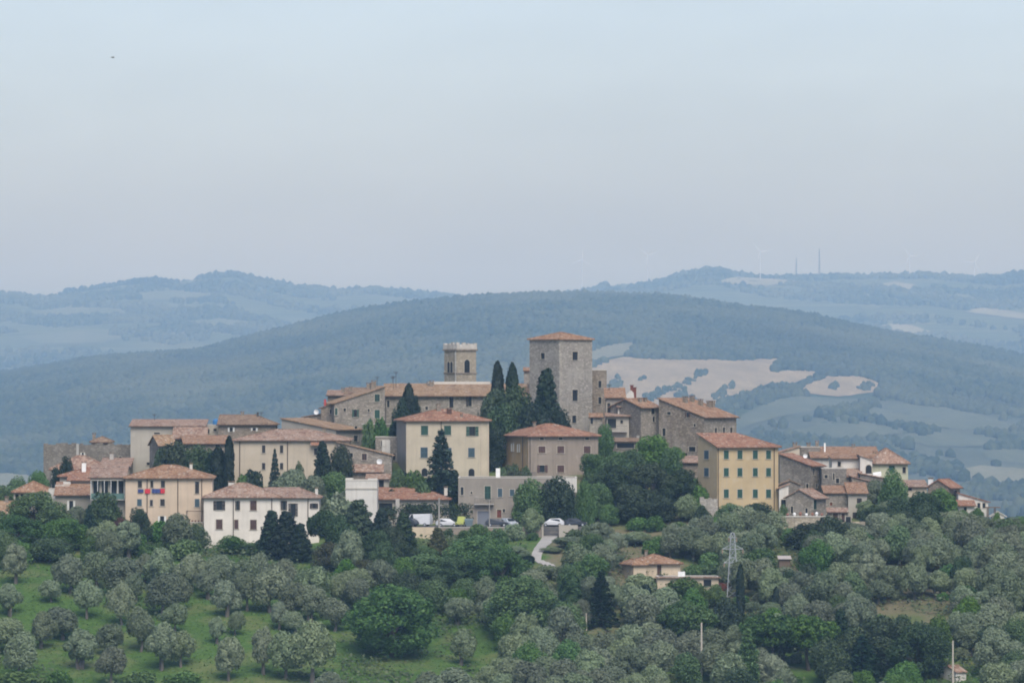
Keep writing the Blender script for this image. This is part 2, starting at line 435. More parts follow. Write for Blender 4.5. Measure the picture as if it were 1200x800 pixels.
FF = [[(1025, 384), (1040, 380), (1065, 381), (1095, 390), (1080, 394), (1045, 389)], [(1132, 366), (1150, 361), (1180, 364), (1240, 374), (1240, 379), (1170, 371)], [(1050, 369), (1075, 366), (1105, 371), (1080, 374)],
      [(1032, 333), (1050, 330), (1070, 334), (1087, 341), (1060, 341)], [(1107, 346), (1125, 344), (1150, 351), (1130, 352)], [(1005, 361), (1022, 357), (1034, 361), (1015, 364)],
      [(840, 330), (862, 325), (900, 327), (945, 330), (900, 335), (850, 334)], [(30, 367), (80, 360), (140, 362), (150, 368), (80, 373)], [(150, 345), (200, 340), (260, 346), (230, 352), (170, 352)],
      [(20, 395), (90, 389), (150, 395), (120, 402), (50, 404)], [(200, 378), (260, 374), (310, 379), (260, 384)], [(190, 330), (215, 326), (240, 328), (215, 333)]]
fm = [m_field('far_field_pale', (.20, .20, .13), (.27, .26, .17), .01), m_field('far_field_green', (.10, .12, .065), (.14, .15, .085), .01)]
for i, P in enumerate(FF): field('far_field', P, fm[0] if i in (0, 1, 3, 6) else fm[1], zfar, (E0, E1), 1.5)

# ------------------------------------------------------------------ woods: low round crowns in their tens of thousands
def ico():
    bm = bmesh.new(); bmesh.ops.create_icosphere(bm, subdivisions=1, radius=1)
    v = np.array([x.co[:] for x in bm.verts]); f = np.array([[x.index for x in q.verts] for q in bm.faces if q.calc_center_median().z > -.45]); bm.free(); return v, f
IV, IF = ico()
def wood(name, xs, ys, zs, r, mat, tall=1.0):
    n = len(xs)
    a = rng.uniform(0, 6.28, n); ca, sa = np.cos(a), np.sin(a)
    P = IV[None] * (1 + rng.uniform(-.22, .22, (n, len(IV), 1)))
    x = P[..., 0] * ca[:, None] - P[..., 1] * sa[:, None]; y = P[..., 0] * sa[:, None] + P[..., 1] * ca[:, None]
    h = r * tall * rng.uniform(.75, 1.25, n)
    v = np.stack([x * r[:, None] + xs[:, None], y * r[:, None] + ys[:, None], (P[..., 2] + .55) * h[:, None] + zs[:, None]], -1).reshape(-1, 3)
    f = (IF[None] + (np.arange(n) * len(IV))[:, None, None]).reshape(-1, 3)
    me = mesh_np(name, v, f); me.polygons.foreach_set('use_smooth', np.ones(len(me.polygons), bool))
    return tag(link(name, me, mat), kind='stuff')
def m_far():
    n = NT('far_foliage'); g = n.n('ShaderNodeNewGeometry'); v = n.coord()
    c = n.ramp(g.outputs['Random Per Island'], [(0, (.016, .030, .014)), (.6, (.032, .048, .021)), (1, (.055, .070, .032))])
    a = n.noise(n.coord(scale=(1, .45, 1)), .0035, 5, .65); b = n.noise(n.coord(scale=(1, .35, 1), loc=(900, 300, 0)), .0016, 4, .6)
    c = n.mix(n.rng(a, .44, .64, 0, .9), c, (.082, .094, .050)); c = n.mix(n.rng(b, .5, .7, 0, .6), c, (.014, .024, .013))
    return n.color(c)
leaf_far = m_far()
CLUMPS = [[(750, 466), (775, 458), (800, 450), (818, 436), (828, 437), (824, 445), (805, 452), (785, 462), (770, 470), (750, 474)],
          [(834, 468), (840, 460), (855, 450), (862, 449), (860, 455), (848, 464), (839, 470)],
          [(790, 473), (794, 458), (802, 456), (805, 466), (817, 466), (815, 476), (795, 478)],
          [(745, 445), (752, 441), (758, 444), (750, 447)], [(711, 452), (722, 447), (728, 452), (722, 458), (711, 458)], [(940, 436), (948, 432), (955, 435), (948, 437)],
          [(1005, 456), (1012, 450), (1022, 451), (1026, 456), (1015, 460)], [(972, 456), (974, 450), (981, 450), (983, 456), (978, 459)], [(722, 443), (726, 441), (728, 445), (724, 446)],
          [(853, 467), (880, 460), (905, 452), (935, 452), (948, 444), (968, 438), (972, 441), (945, 452), (925, 462), (890, 470), (865, 480), (845, 480)]]
N = 94000
D = np.sqrt(rng.uniform(5100.0 ** 2, 10580.0 ** 2, N)); px = rng.uniform(-320, 1520, N)
x = (px - 600) / F * D; z = zmid(x, D); py = HOR - F * (z - ZC) / D
keep = np.ones(N, bool)
for P, m, nm in FLD: keep &= ~inpoly(px, py - .5, P) & ~inpoly(px, py - 4.5, P)
# open country with hedges low on the right, thick wood elsewhere
openess = (px > 860) & (py > 466)
nzv = np.sin(x / 61 + np.sin(D / 140) * 2) + np.sin(D / 173 + x / 97) + .6 * np.sin(x / 23 + D / 57)
keep &= ~(openess & (nzv < .25) & (rng.random(N) > .05))
for P in CLUMPS: keep |= inpoly(px, py, P)
keep &= (py < 640)
inC = np.zeros(N, bool)
for P in CLUMPS: inC |= inpoly(px, py, P)
x, D, z, inC = x[keep], D[keep], z[keep], inC[keep]
wood('wooded_hill_forest', x, D, z, rng.uniform(4.3, 7.6, len(x)) * np.where(inC, .62, 1.0), leaf_far, 1.0)
N = 40000
D = np.sqrt(rng.uniform(12000.0 ** 2, 17100.0 ** 2, N)); px = rng.uniform(-320, 1520, N)
x = (px - 600) / F * D; z = zfar(x, D); py = HOR - F * (z - ZC) / D
nzv = np.sin(x / 190 + np.sin(D / 340) * 2) + np.sin(D / 213 + x / 247) + .7 * np.sin(x / 63 + D / 87)
keep = (nzv > -.05) | ((D > 16550) & (np.sin(x / 71) + np.sin(x / 167 + 1) > -.3))
for P in FF: keep &= ~inpoly(px, py, P)
x, D, z = x[keep], D[keep], z[keep]
wood('far_hills_forest', x, D, z, rng.uniform(5.0, 11.0, len(x)), leaf_far, .95)
# ------------------------------------------------------------------ materials of the town
CREAM = m_plaster('cream_plaster', (.48, .41, .315), amount=.35); PEACH = m_plaster('peach_plaster', (.57, .455, .335), amount=.3)
WHITE = m_plaster('white_plaster', (.68, .63, .55), amount=.2); YEL = m_plaster('yellow_plaster', (.47, .365, .215), (.40, .34, .25), .5)
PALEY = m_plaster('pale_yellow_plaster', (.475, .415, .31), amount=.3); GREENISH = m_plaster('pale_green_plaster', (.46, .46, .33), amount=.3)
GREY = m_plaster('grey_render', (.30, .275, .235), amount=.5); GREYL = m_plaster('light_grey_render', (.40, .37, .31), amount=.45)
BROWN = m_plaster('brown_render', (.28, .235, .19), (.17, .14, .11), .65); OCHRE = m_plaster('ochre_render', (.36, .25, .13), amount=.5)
CONC = m_plaster('concrete', (.42, .40, .365), amount=.35); TERR = m_plaster('terrace_render', (.27, .24, .20), amount=.5); FARMW = m_plaster('farm_plaster', (.56, .46, .33), amount=.3)
OFFW = m_plaster('off_white_render', (.59, .565, .51), amount=.3)
STONE = m_stone('stone_rubble', (.185, .162, .132), (.295, .262, .215), (.22, .193, .158), 2.5)
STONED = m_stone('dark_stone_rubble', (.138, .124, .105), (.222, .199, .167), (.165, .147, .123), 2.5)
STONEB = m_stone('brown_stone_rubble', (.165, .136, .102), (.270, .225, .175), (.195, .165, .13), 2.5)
STONEL = m_stone('pale_tower_stone', (.27, .245, .205), (.39, .36, .308), (.32, .29, .245), 2.2, .5, (.40, .37, .32))
STONEK = m_stone('keep_stone', (.225, .205, .175), (.345, .318, .275), (.275, .25, .215), 2.3, .75, (.355, .33, .29))
STONEW = m_stone('wall_sandstone', (.29, .25, .185), (.42, .365, .28), (.34, .295, .22), 2.2, .4, (.38, .33, .25))
BELLS = m_stone('bell_tower_stone', (.285, .245, .18), (.355, .31, .24), (.30, .26, .195), 1.8, .4, (.345, .30, .235))
PALECAP = m_stone('pale_crown_stone', (.42, .395, .345), (.52, .49, .435), (.43, .40, .35), 1.0, .3, (.44, .41, .37))
TO = m_roof('orange_tiles', (.235, .122, .066), (.33, .21, .128)); TR = m_roof('red_tiles', (.245, .110, .066), (.31, .182, .115), lichen=.18)
TP = m_roof('pinkish_tiles', (.23, .130, .086), (.355, .255, .188), (.40, .36, .30), .55); TB = m_roof('brown_tiles', (.185, .114, .070), (.275, .20, .135), (.31, .27, .21), .45)
TT = m_roof('tan_tiles', (.24, .143, .078), (.33, .235, .145), lichen=.3)
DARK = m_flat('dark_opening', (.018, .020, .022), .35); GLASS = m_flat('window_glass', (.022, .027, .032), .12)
SG = m_flat('green_shutter', (.028, .075, .055)); SB = m_flat('brown_shutter', (.085, .048, .040)); SU = m_flat('blue_grey_shutter', (.05, .085, .105)); SD = m_flat('dark_shutter', (.035, .030, .028))
SW = m_flat('white_shutter', (.62, .62, .58)); DOORB = m_flat('brown_door', (.09, .05, .035)); DOORR = m_flat('red_brown_door', (.14, .045, .03)); GAR = m_flat('grey_garage_door', (.17, .185, .215))
SURR = m_flat('stone_surround', (.42, .38, .31)); PIPE = m_flat('downpipe', (.075, .06, .05), .5); GUT = m_flat('gutter', (.095, .065, .05), .5); IRON = m_flat('iron', (.06, .06, .06), .5)
DISH = m_flat('white_dish', (.75, .75, .74), .4); WHITEP = m_flat('white_paint', (.74, .74, .71), .5); BLUEP = m_flat('blue_plastic', (.06, .20, .42), .4); CAPST = m_flat('coping_stone', (.50, .47, .41)); REDP = m_flat('red_flowers', (.36, .06, .05))
WOODM = m_flat('weathered_wood', (.14, .10, .07)); TIN = m_flat('pale_tin', (.45, .40, .36), .5); METAL = m_flat('galvanised_steel', (.33, .35, .37), .5)

# ------------------------------------------------------------------ windows and doors (shared meshes, origin at the centre of the opening, facing -y)
_cache = {}
def cached(key, fn):
    if key not in _cache: _cache[key] = fn()
    return _cache[key]
def rect_frame(w, h, b, y0, y1, sill=True):
    m = MB()
    m.box(-w / 2 - b, -w / 2, y0, y1, -h / 2, h / 2); m.box(w / 2, w / 2 + b, y0, y1, -h / 2, h / 2)
    m.box(-w / 2 - b, w / 2 + b, y0, y1, h / 2, h / 2 + b)
    if sill: m.box(-w / 2 - b * 1.8, w / 2 + b * 1.8, y0 - .08, y1, -h / 2 - b * .8, -h / 2)
    return m
def shutter_leaf(w, h, n=8):
    m = MB(); t = .05; b = .07
    m.box(0, b, -t, 0, 0, h); m.box(w - b, w, -t, 0, 0, h); m.box(b, w - b, -t, 0, 0, b); m.box(b, w - b, -t, 0, h - b, h); m.box(b, w - b, -t, 0, h / 2 - b / 2, h / 2 + b / 2)
    for i in range(n):                       # louvres
        z = b + (h - 2 * b) * (i + .5) / n
        m.poly([(b, -t * .9, z - .06), (w - b, -t * .9, z - .06), (w - b, -.006, z + .07), (b, -.006, z + .07)], [(0, 1, 2, 3)])
    return m
def arch_pts(w, h, n=8):
    r = w / 2; pts = [(-r, -h / 2), (r, -h / 2)]
    return pts + [(r * math.cos(math.pi * i / n), h / 2 - r + r * math.sin(math.pi * i / n)) for i in range(n + 1)]
def window(parent, loc, rz, w, h, style, recess=.22):
    w = round(w, 1); h = round(h, 1); b = .09; s = style
    name = {'D': 'door', 'R': 'door', 'G': 'garage_door', 'A': 'arched_door', 'n': 'window'}.get(s, 'window')
    if s in 'aA':
        def fr():
            m = MB(); P = arch_pts(w, h); Q = arch_pts(w + 2 * b, h + b); 
            Q = [(x, z + b / 2) for x, z in Q]; Q[0] = (-w / 2 - b, -h / 2); Q[1] = (w / 2 + b, -h / 2)
            n = len(P); pts = [(x, -.05, z) for x, z in P] + [(x, -.05, z) for x, z in Q] + [(x, .25, z) for x, z in P] + [(x, .0, z) for x, z in Q]
            fs = []
            for i in range(1, n - 1 + 1):
                j = (i + 1) % n
                if i == 0: continue
                fs += [(i, j, n + j, n + i), (i, 2 * n + i, 2 * n + j, j), (n + i, n + j, 3 * n + j, 3 * n + i)]
            return m.poly(pts, fs).mesh('surround')
        o = link(name, cached(('arch', w, h), fr), SURR, parent, loc, rz)
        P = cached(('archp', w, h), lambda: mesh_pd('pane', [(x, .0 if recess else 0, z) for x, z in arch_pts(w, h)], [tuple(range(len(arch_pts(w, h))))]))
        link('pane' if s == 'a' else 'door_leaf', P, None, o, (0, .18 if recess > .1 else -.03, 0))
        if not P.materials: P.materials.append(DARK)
        return o
    o = link(name, cached(('f', w, h, s in 'DGR'), lambda: rect_frame(w, h, b, -.04, .05, s not in 'DGR').mesh('surround')), SURR, parent, loc, rz)
    py = recess * .75 if recess > .1 else -.015
    def leafobj(nm, x, y, wd, hh, mat, rot=0.0):
        me = cached(('leaf', round(wd, 2), hh, mat.name), lambda: shutter_leaf(wd, hh).mesh(nm)); link(nm, me, mat, o, (x, y, -hh / 2), rot)
    def pane(mat=GLASS, bars=True):
        def mk():
            m = MB(); m.poly([(-w / 2, 0, -h / 2), (w / 2, 0, -h / 2), (w / 2, 0, h / 2), (-w / 2, 0, h / 2)], [(0, 1, 2, 3)]); return m.mesh('pane')
        me = cached(('pane', w, h, mat.name), mk); link('pane', me, mat, o, (0, py, 0))
        if bars and w > .5:
            def mb():
                m = MB(); m.box(-.03, .03, -.03, 0, -h / 2, h / 2); m.box(-w / 2, -.03, -.025, 0, h * .12, h * .12 + .05); m.box(.03, w / 2, -.025, 0, h * .12, h * .12 + .05); return m.mesh('sash')
            link('sash', cached(('sash', w, h), mb), SD, o, (0, py - .01, 0))
    if s in 'gbuk':
        m = {'g': SG, 'b': SB, 'u': SU, 'k': SD}[s]
        pane(bars=False); leafobj('shutter', -w / 2, .02, w / 2 - .01, h, m); leafobj('shutter', .01, .02, w / 2 - .01, h, m)
    elif s in 'oOwUq':
        m = {'o': SD, 'O': SG, 'w': SW, 'U': SU, 'q': SB}[s]
        pane(); lw = w / 2
        leafobj('shutter', -w / 2 - lw - .02, -.05, lw, h, m); leafobj('shutter', w / 2 + .02, -.05, lw, h, m)
    elif s == 'd': pane()
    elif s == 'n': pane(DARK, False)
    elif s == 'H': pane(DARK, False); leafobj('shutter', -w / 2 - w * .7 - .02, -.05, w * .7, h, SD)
    else:
        m = {'D': DOORB, 'R': DOORR, 'G': GAR}[s]
        def mk():
            q = MB(); n = max(2, int(w / .3))
            for i in range(n):
                q.box(-w / 2 + w * i / n, -w / 2 + w * (i + 1) / n - .015, -.05, 0, -h / 2, h / 2)
            return q.mesh('door_leaf')
        me = cached(('door', w, h, m.name), mk); link('door_leaf', me, m, o, (0, py, 0))
        link('handle', cached('handle', lambda: MB().box(-.03, .03, -.06, 0, -.08, .08).mesh('handle')), IRON, o, (w * .3, py - .05, -.1))
    return o

# ------------------------------------------------------------------ walls with real openings
def wall_face(m, P, L, z0, z1, holes, dep=.25):
    """P(s, d, z) -> local point. holes = (s0, s1, za, zb)"""
    sx = sorted({0, L, *[h[0] for h in holes], *[h[1] for h in holes]}); sz = sorted({z0, z1, *[h[2] for h in holes], *[h[3] for h in holes]})
    for a, b in zip(sx, sx[1:]):
        for c, d in zip(sz, sz[1:]):
            mx, mz = (a + b) / 2, (c + d) / 2
            if any(h[0] < mx < h[1] and h[2] < mz < h[3] for h in holes): continue
            m.poly([P(a, 0, c), P(b, 0, c), P(b, 0, d), P(a, 0, d)], [(0, 1, 2, 3)])
    for s0, s1, c, d in holes:
        q = [(s0, c), (s1, c), (s1, d), (s0, d)]
        for (a, e), (b, f) in zip(q, q[1:] + q[:1]):
            m.poly([P(a, 0, e), P(b, 0, f), P(b, dep, f), P(a, dep, e)], [(0, 1, 2, 3)])

def slab(top, faces, t):
    """roof slab: top polygons plus the same t lower, closed round the rim"""
    n = len(top); v = [tuple(p) for p in top] + [(p[0], p[1], p[2] - t) for p in top]; f = [tuple(q) for q in faces] + [tuple(i + n for i in q)[::-1] for q in faces]
    cnt = {}
    for q in faces:
        for a, b in zip(q, q[1:] + q[:1]): cnt[(a, b)] = 1
    for a, b in cnt:
        if (b, a) not in cnt: f.append((b, a, a + n, b + n))
    return v, f

def roof_top(kind, W, Ld, H, rise, o, t):
    """top vertices and faces; H is the wall height at the eaves"""
    z = H + t
    if kind == 'hip':
        if W >= Ld: i = Ld / 2; r0, r1 = (i, Ld / 2), (W - i, Ld / 2)
        else: i = W / 2; r0, r1 = (W / 2, i), (W / 2, Ld - i)
        e = z - rise * o / (min(W, Ld) / 2)
        v = [(-o, -o, e), (W + o, -o, e), (W + o, Ld + o, e), (-o, Ld + o, e), (r0[0], r0[1], z + rise), (r1[0], r1[1], z + rise)]
        if abs(W - Ld) < .05: v = v[:5]; f = [(0, 1, 4), (1, 2, 4), (2, 3, 4), (3, 0, 4)]
        elif W > Ld: f = [(0, 1, 5, 4), (1, 2, 5), (2, 3, 4, 5), (3, 0, 4)]
        else: f = [(0, 1, 4), (1, 2, 5, 4), (2, 3, 5), (3, 0, 4, 5)]
        return v, f
    if kind == 'gx':        # ridge along x
        e = z - rise * o / (Ld / 2); g = o * .6
        return [(-g, -o, e), (W + g, -o, e), (W + g, Ld / 2, z + rise), (-g, Ld / 2, z + rise), (W + g, Ld + o, e), (-g, Ld + o, e)], [(0, 1, 2, 3), (3, 2, 4, 5)]
    if kind == 'gy':        # ridge along y, gable towards -y
        e = z - rise * o / (W / 2); g = o * .6
        return [(-o, -g, e), (W / 2, -g, z + rise), (W / 2, Ld + g, z + rise), (-o, Ld + g, e), (W + o, -g, e), (W + o, Ld + g, e)], [(0, 1, 2, 3), (1, 4, 5, 2)]
    if kind == 'sb':        # single slope, high at the back
        e = z - rise * o / Ld; g = o * .6
        return [(-g, -o, e), (W + g, -o, e), (W + g, Ld + g, z + rise * (1 + g / Ld)), (-g, Ld + g, z + rise * (1 + g / Ld))], [(0, 1, 2, 3)]
    if kind == 'sbh':       # as sb, the right end hipped
        e = z - rise * o / Ld; g = o * .6; k = min(W * .4, Ld)
        return [(-g, -o, e), (W + o, -o, e), (W + o, Ld + g, e), (W - k, Ld + g, z + rise * (1 + g / Ld)), (-g, Ld + g, z + rise * (1 + g / Ld))], [(0, 1, 3, 4), (1, 2, 3)]
    if kind == 'sr':        # high at the right
        e = z - rise * o / W; g = o * .6
        return [(-o, -g, e), (W + g, -g, z + rise * (1 + g / W)), (W + g, Ld + g, z + rise * (1 + g / W)), (-o, Ld + g, e)], [(0, 1, 2, 3)]
    if kind == 'sl':        # high at the left
        e = z - rise * o / W; g = o * .6
        return [(-g, -g, z + rise * (1 + g / W)), (W + o, -g, e), (W + o, Ld + g, e), (-g, Ld + g, z + rise * (1 + g / W))], [(0, 1, 2, 3)]

FOOT = []
def inhouse(x, y, m):
    for cx, cy, th, W, Ld in FOOT:
        dx, dy = x - cx, y - cy; u = dx * math.cos(th) + dy * math.sin(th); v = -dx * math.sin(th) + dy * math.cos(th)
        if -m < u < W + m and -m < v < Ld + m: return True
    return False
class House:
    def __init__(s, name, label, cat, D, pl, pc, pr, eave, base, th=0, depth=None, front=None, roof='hip', rise=None, rise_px=None, wall=None, tile=None, over=.45, wins=(), group=None,
                 pipes=(), gut=True, found=4.5, t=.16, wallname='wall', side_wall=None, parapet=.5):
        th = R(th); ct, st = math.cos(th), math.sin(th)
        Cx, Cy = xat(pc, D), D
        tx = (pr - 600) / F; W = (tx * Cy - Cx) / (ct - tx * st) if front is None else front
        if th > .01 and pl < pc: tl = (pl - 600) / F; Ld = (Cx - tl * Cy) / (st + tl * ct)
        else: Ld = depth
        if depth is not None: Ld = depth
        zb, ze = zat(base, D), zat(eave, D); H = ze - zb
        s.W, s.L, s.H, s.th, s.C, s.zb, s.D, s.pc = W, Ld, H, th, (Cx, Cy), zb, D, pc
        s.o = tag(empty(name, (Cx, Cy, zb), th), label, cat, group)
        rise = rise if rise is not None else (rise_px / ppm(D) if rise_px else 1.4)
        s.rise, s.kind, s.t = rise, roof, t
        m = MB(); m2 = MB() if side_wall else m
        hf, hs = [], []; todo = []
        for q in wins:
            px, py, wp, hp, sty = q
            side, sc, zc = s.at(px, py)
            ww, hh = max(.35, wp / ppm(D) / (st if side else ct)), max(.35, hp / ppm(D))
            if sty in 'oOwUq': ww = ww / 2
            if sty in 'H': ww = ww / 1.7
            ww, hh = round(ww, 1), round(hh, 1)
            LL = Ld if side else W
            ok = sc - ww / 2 > .1 and sc + ww / 2 < LL - .1 and zc + hh / 2 < H - .05
            # doors reach down to the ground line
            hole = (sc - ww / 2, sc + ww / 2, zc - hh / 2, zc + hh / 2)
            if side: hole = (LL - hole[1], LL - hole[0], hole[2], hole[3])   # side face runs back to front
            if sty in 'aA': ok = False
            lst = hs if side else hf
            if ok and any(hole[0] < g[1] and g[0] < hole[1] and hole[2] < g[3] and g[2] < hole[3] for g in lst): ok = False
            if ok: lst.append(hole)
            todo.append((side, sc, zc, ww, hh, sty, ok))
        wall_face(m, lambda a, d, z: (a, d, z), W, -found, H, hf)
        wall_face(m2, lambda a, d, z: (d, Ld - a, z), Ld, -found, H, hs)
        m.poly([(W, 0, -found), (W, Ld, -found), (W, Ld, H), (W, 0, H)], [(0, 1, 2, 3)]); m.poly([(W, Ld, -found), (0, Ld, -found), (0, Ld, H), (W, Ld, H)], [(0, 1, 2, 3)])
        if hf or hs:                                    # dark room behind the openings
            m.poly([(.45, .45, -found), (W - .3, .45, -found), (W - .3, .45, H), (.45, .45, H)], [(0, 1, 2, 3)])
        k = roof
        if k == 'gx':
            for X in (0, W): (m2 if X == 0 else m).poly([(X, 0, H), (X, Ld, H), (X, Ld / 2, H + rise)], [(0, 1, 2)])
        if k == 'gy':
            for Yy in (0, Ld): m.poly([(0, Yy, H), (W, Yy, H), (W / 2, Yy, H + rise)], [(0, 1, 2)])
        if k in ('sb', 'sbh'):
            m2.poly([(0, 0, H), (0, Ld, H), (0, Ld, H + rise)], [(0, 1, 2)])
            if k == 'sb': m.poly([(W, 0, H), (W, Ld, H), (W, Ld, H + rise)], [(0, 1, 2)]); m.poly([(0, Ld, H), (W, Ld, H), (W, Ld, H + rise), (0, Ld, H + rise)], [(0, 1, 2, 3)])
        if k in ('sr', 'sl'):
            X = W if k == 'sr' else 0
            for Yy in (0, Ld): m.poly([(0, Yy, H), (W, Yy, H), (X, Yy, H + rise)], [(0, 1, 2)])
            m.poly([(X, 0, H), (X, Ld, H), (X, Ld, H + rise), (X, 0, H + rise)], [(0, 1, 2, 3)])
        s.wall = m.obj(wallname, wall, s.o)
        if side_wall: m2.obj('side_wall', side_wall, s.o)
        s.roof = None; FOOT.append((Cx, Cy, th, W, Ld))
        if k == 'flat':
            b = .3; q = MB(); p = parapet
            q.box(-.05, W + .05, -.05, b, H, H + .12); q.box(-.05, W + .05, Ld - b, Ld + .05, H, H + .12); q.box(-.05, b, b, Ld - b, H, H + .12); q.box(W - b, W + .05, b, Ld - b, H, H + .12)
            q.obj('coping', CAPST, s.o)
            s.roof = MB().box(.02, W - .02, .02, Ld - .02, H - p - .2, H - p).obj('roof', TERR, s.o)
        elif k == 'ruin':
            q = MB(); x = 0.; rr = random.Random(name + str(pc))
            while x < W - .2:
                d = min(rr.uniform(.5, 1.6), W - x); q.box(x, x + d - .01, 0, .6, H - .01, H + rr.uniform(.0, .5)); x += d
            q.obj('broken_wall_head', wall, s.o)
        elif k:
            v, f = roof_top(k, W, Ld, H, rise, over, t)
            me = mesh_pd('roof', *slab(v, f, t)); bm = bmesh.new(); bm.from_mesh(me); bmesh.ops.recalc_face_normals(bm, faces=bm.faces); bm.to_mesh(me); bm.free()
            s.roof = link('roof', me, tile, s.o)
            s.ridge(v, f, tile)
            if gut and k in ('hip', 'gx', 'sb', 'sbh'):
                e = v[0][2] - t - .03; MB().box(-over, W + over, -over - .12, -over + .02, e - .07, e + .06).obj('gutter', GUT, s.o)
            if gut and k == 'hip' and th > .05: MB().box(-over - .12, -over + .02, -over + .03, Ld + over, e - .07, e + .06).obj('gutter', GUT, s.o)
        for side, sc, zc, ww, hh, sty, ok in todo:
            loc = (0, sc, zc) if side else (sc, 0, zc)
            window(s.o, loc, R(-90) if side else 0, ww, hh, sty, .24 if ok else .02)
        for px in pipes:
            sd, sc, _ = s.at(px, base); q = MB()
            if sd: q.tube((-.1, sc, -.5), (-.1, sc, H - .1), .075)
            else: q.tube((sc, -.1, -.5), (sc, -.1, H - .1), .075)
            q.obj('downpipe', PIPE, s.o)
    def at(s, px, py, face=None):
        """photo pixel -> (on the side face?, distance along it, local height)"""
        ct, st = math.cos(s.th), math.sin(s.th); tx = (px - 600) / F; Cx, Cy = s.C
        if (px >= s.pc or s.th < .01) if face is None else face == 'f':
            a = (tx * Cy - Cx) / (ct - tx * st); y = Cy + a * st; side = False
        else:
            a = (Cx - tx * Cy) / (st + tx * ct); y = Cy + a * ct; side = True
        return side, a, zat(py, y) - s.zb
    def roof_z(s, x, y):
        k, W, Ld, H, r = s.kind, s.W, s.L, s.H, s.rise
        if k == 'hip': d = min(x, W - x, y, Ld - y) / (min(W, Ld) / 2); return H + s.t + r * d
        if k == 'gx': return H + s.t + r * (1 - abs(y - Ld / 2) / (Ld / 2))
        if k == 'gy': return H + s.t + r * (1 - abs(x - W / 2) / (W / 2))
        if k in ('sb', 'sbh'): return H + s.t + r * y / Ld
        if k == 'sr': return H + s.t + r * x / W
        if k == 'sl': return H + s.t + r * (1 - x / W)
        return H
    def ridge(s, v, f, tile):
        """ridge and hip cap tiles, one half-round tile after another"""
        m = MB(); ed = {}
        for q in f:
            for a, b in zip(q, q[1:] + q[:1]): ed[tuple(sorted((a, b)))] = ed.get(tuple(sorted((a, b))), 0) + 1
        for (a, b), c in ed.items():
            if c < 2: continue
            p, q = Vector(v[a]), Vector(v[b]); n = max(1, int((q - p).length / .45))
            for i in range(n): m.tube(p.lerp(q, i / n), p.lerp(q, (i + .96) / n), .13, .11, 5)
        if m.v: m.obj('ridge_tiles', tile, s.roof)
    def chimney(s, px, fy=.5, h=1.0, wd=.6, mat=None, pot=False, cap=True):
        """on the roof at a photo column, fy of the depth back"""
        y = s.L * fy; ct, st = math.cos(s.th), math.sin(s.th)
        tx = (px - 600) / F; Cx, Cy = s.C[0] - y * st, s.C[1] + y * ct
        x = min(max((tx * Cy - Cx) / (ct - tx * st), wd * .6), s.W - wd * .6); z = s.roof_z(x, y)
        m = MB().box(-wd / 2, wd / 2, -wd / 2, wd / 2, -.5, h)
        c = m.obj('chimney', mat or STONEB, s.roof or s.o, (x, y, z))
        if s.roof is not None:
            k = MB()
            if cap:
                k.box(-wd / 2 - .1, wd / 2 + .1, -wd / 2 - .1, wd / 2 + .1, h + .18, h + .26)
                for a in (-1, 1):
                    for b in (-1, 1): k.box(a * wd * .4 - .07, a * wd * .4 + .07, b * wd * .4 - .07, b * wd * .4 + .07, h + .003, h + .178)
                q = link('chimney_cap', k.mesh('chimney_cap'), TB, s.roof, (x, y, z))
        return c
    def aerial(s, px, fy=.5, h=2.0):
        y = s.L * fy; ct, st = math.cos(s.th), math.sin(s.th); tx = (px - 600) / F; Cx, Cy = s.C[0] - y * st, s.C[1] + y * ct
        x = min(max((tx * Cy - Cx) / (ct - tx * st), .3), s.W - .3); z = s.roof_z(x, y); m = MB().tube((0, 0, -.2), (0, 0, h), .035)
        for i in range(4): m.tube((-.5 + i * .08, -.02, h - .12 * i - .1), (.5 - i * .08, -.02, h - .12 * i - .1), .02, n=4)
        m.obj('aerial', IRON, s.o, (x, y, z))
    def dish(s, px, py, r=.45, face=None, off=.45):
        sd, a, z = s.at(px, py, face); m = MB(); n = 12; pts = [(0, 0, 0)]
        for k, rr in ((1, .5), (2, 1.)):
            for i in range(n): t = 2 * math.pi * i / n; pts.append((r * rr * math.cos(t), -.25 * r * rr * rr, r * rr * math.sin(t)))
        fs = [(0, 1 + i, 1 + (i + 1) % n) for i in range(n)] + [(1 + i, 1 + n + i, 1 + n + (i + 1) % n, 1 + (i + 1) % n) for i in range(n)]
        m.poly(pts, fs); m.tube((0, .0, 0), (0, off + .05, -.12), .035); m.tube((0, 0, -r * .8), (0, -r * .9, -.05), .02)
        loc = (-off, a, z) if sd else (a, -off, z)
        m.obj('satellite_dish', DISH, s.o, loc, R(-20) if not sd else R(-60))
    def balcony(s, pl, pr, py, depth=1.1, mat=None, rail=True, face=None, h=1.0):
        sd, a, z = s.at(pl, py, face); _, b, _ = s.at(pr, py, face); a, b = min(a, b), max(a, b)
        pr_ = (lambda x, y, zz: (-y, x, zz)) if sd else (lambda x, y, zz: (x, -y, zz))
        def bx(m, x0, x1, y0, y1, z0, z1):
            p, q = pr_(x0, y0, z0), pr_(x1, y1, z1); m.box(min(p[0], q[0]), max(p[0], q[0]), min(p[1], q[1]), max(p[1], q[1]), z0, z1)
        m = MB(); bx(m, a, b, .01, depth, z - .15, z); o = m.obj('balcony', mat or CONC, s.o)
        if rail:
            m = MB(); bx(m, a, b, depth - .05, depth, z + h - .05, z + h); n = max(3, int((b - a) / .25))
            for i in range(n + 1):
                x = a + (b - a - .04) * i / n; bx(m, x, x + .04, depth - .045, depth - .01, z, z + h - .05)
            m.obj('railing', IRON, o)
        return o
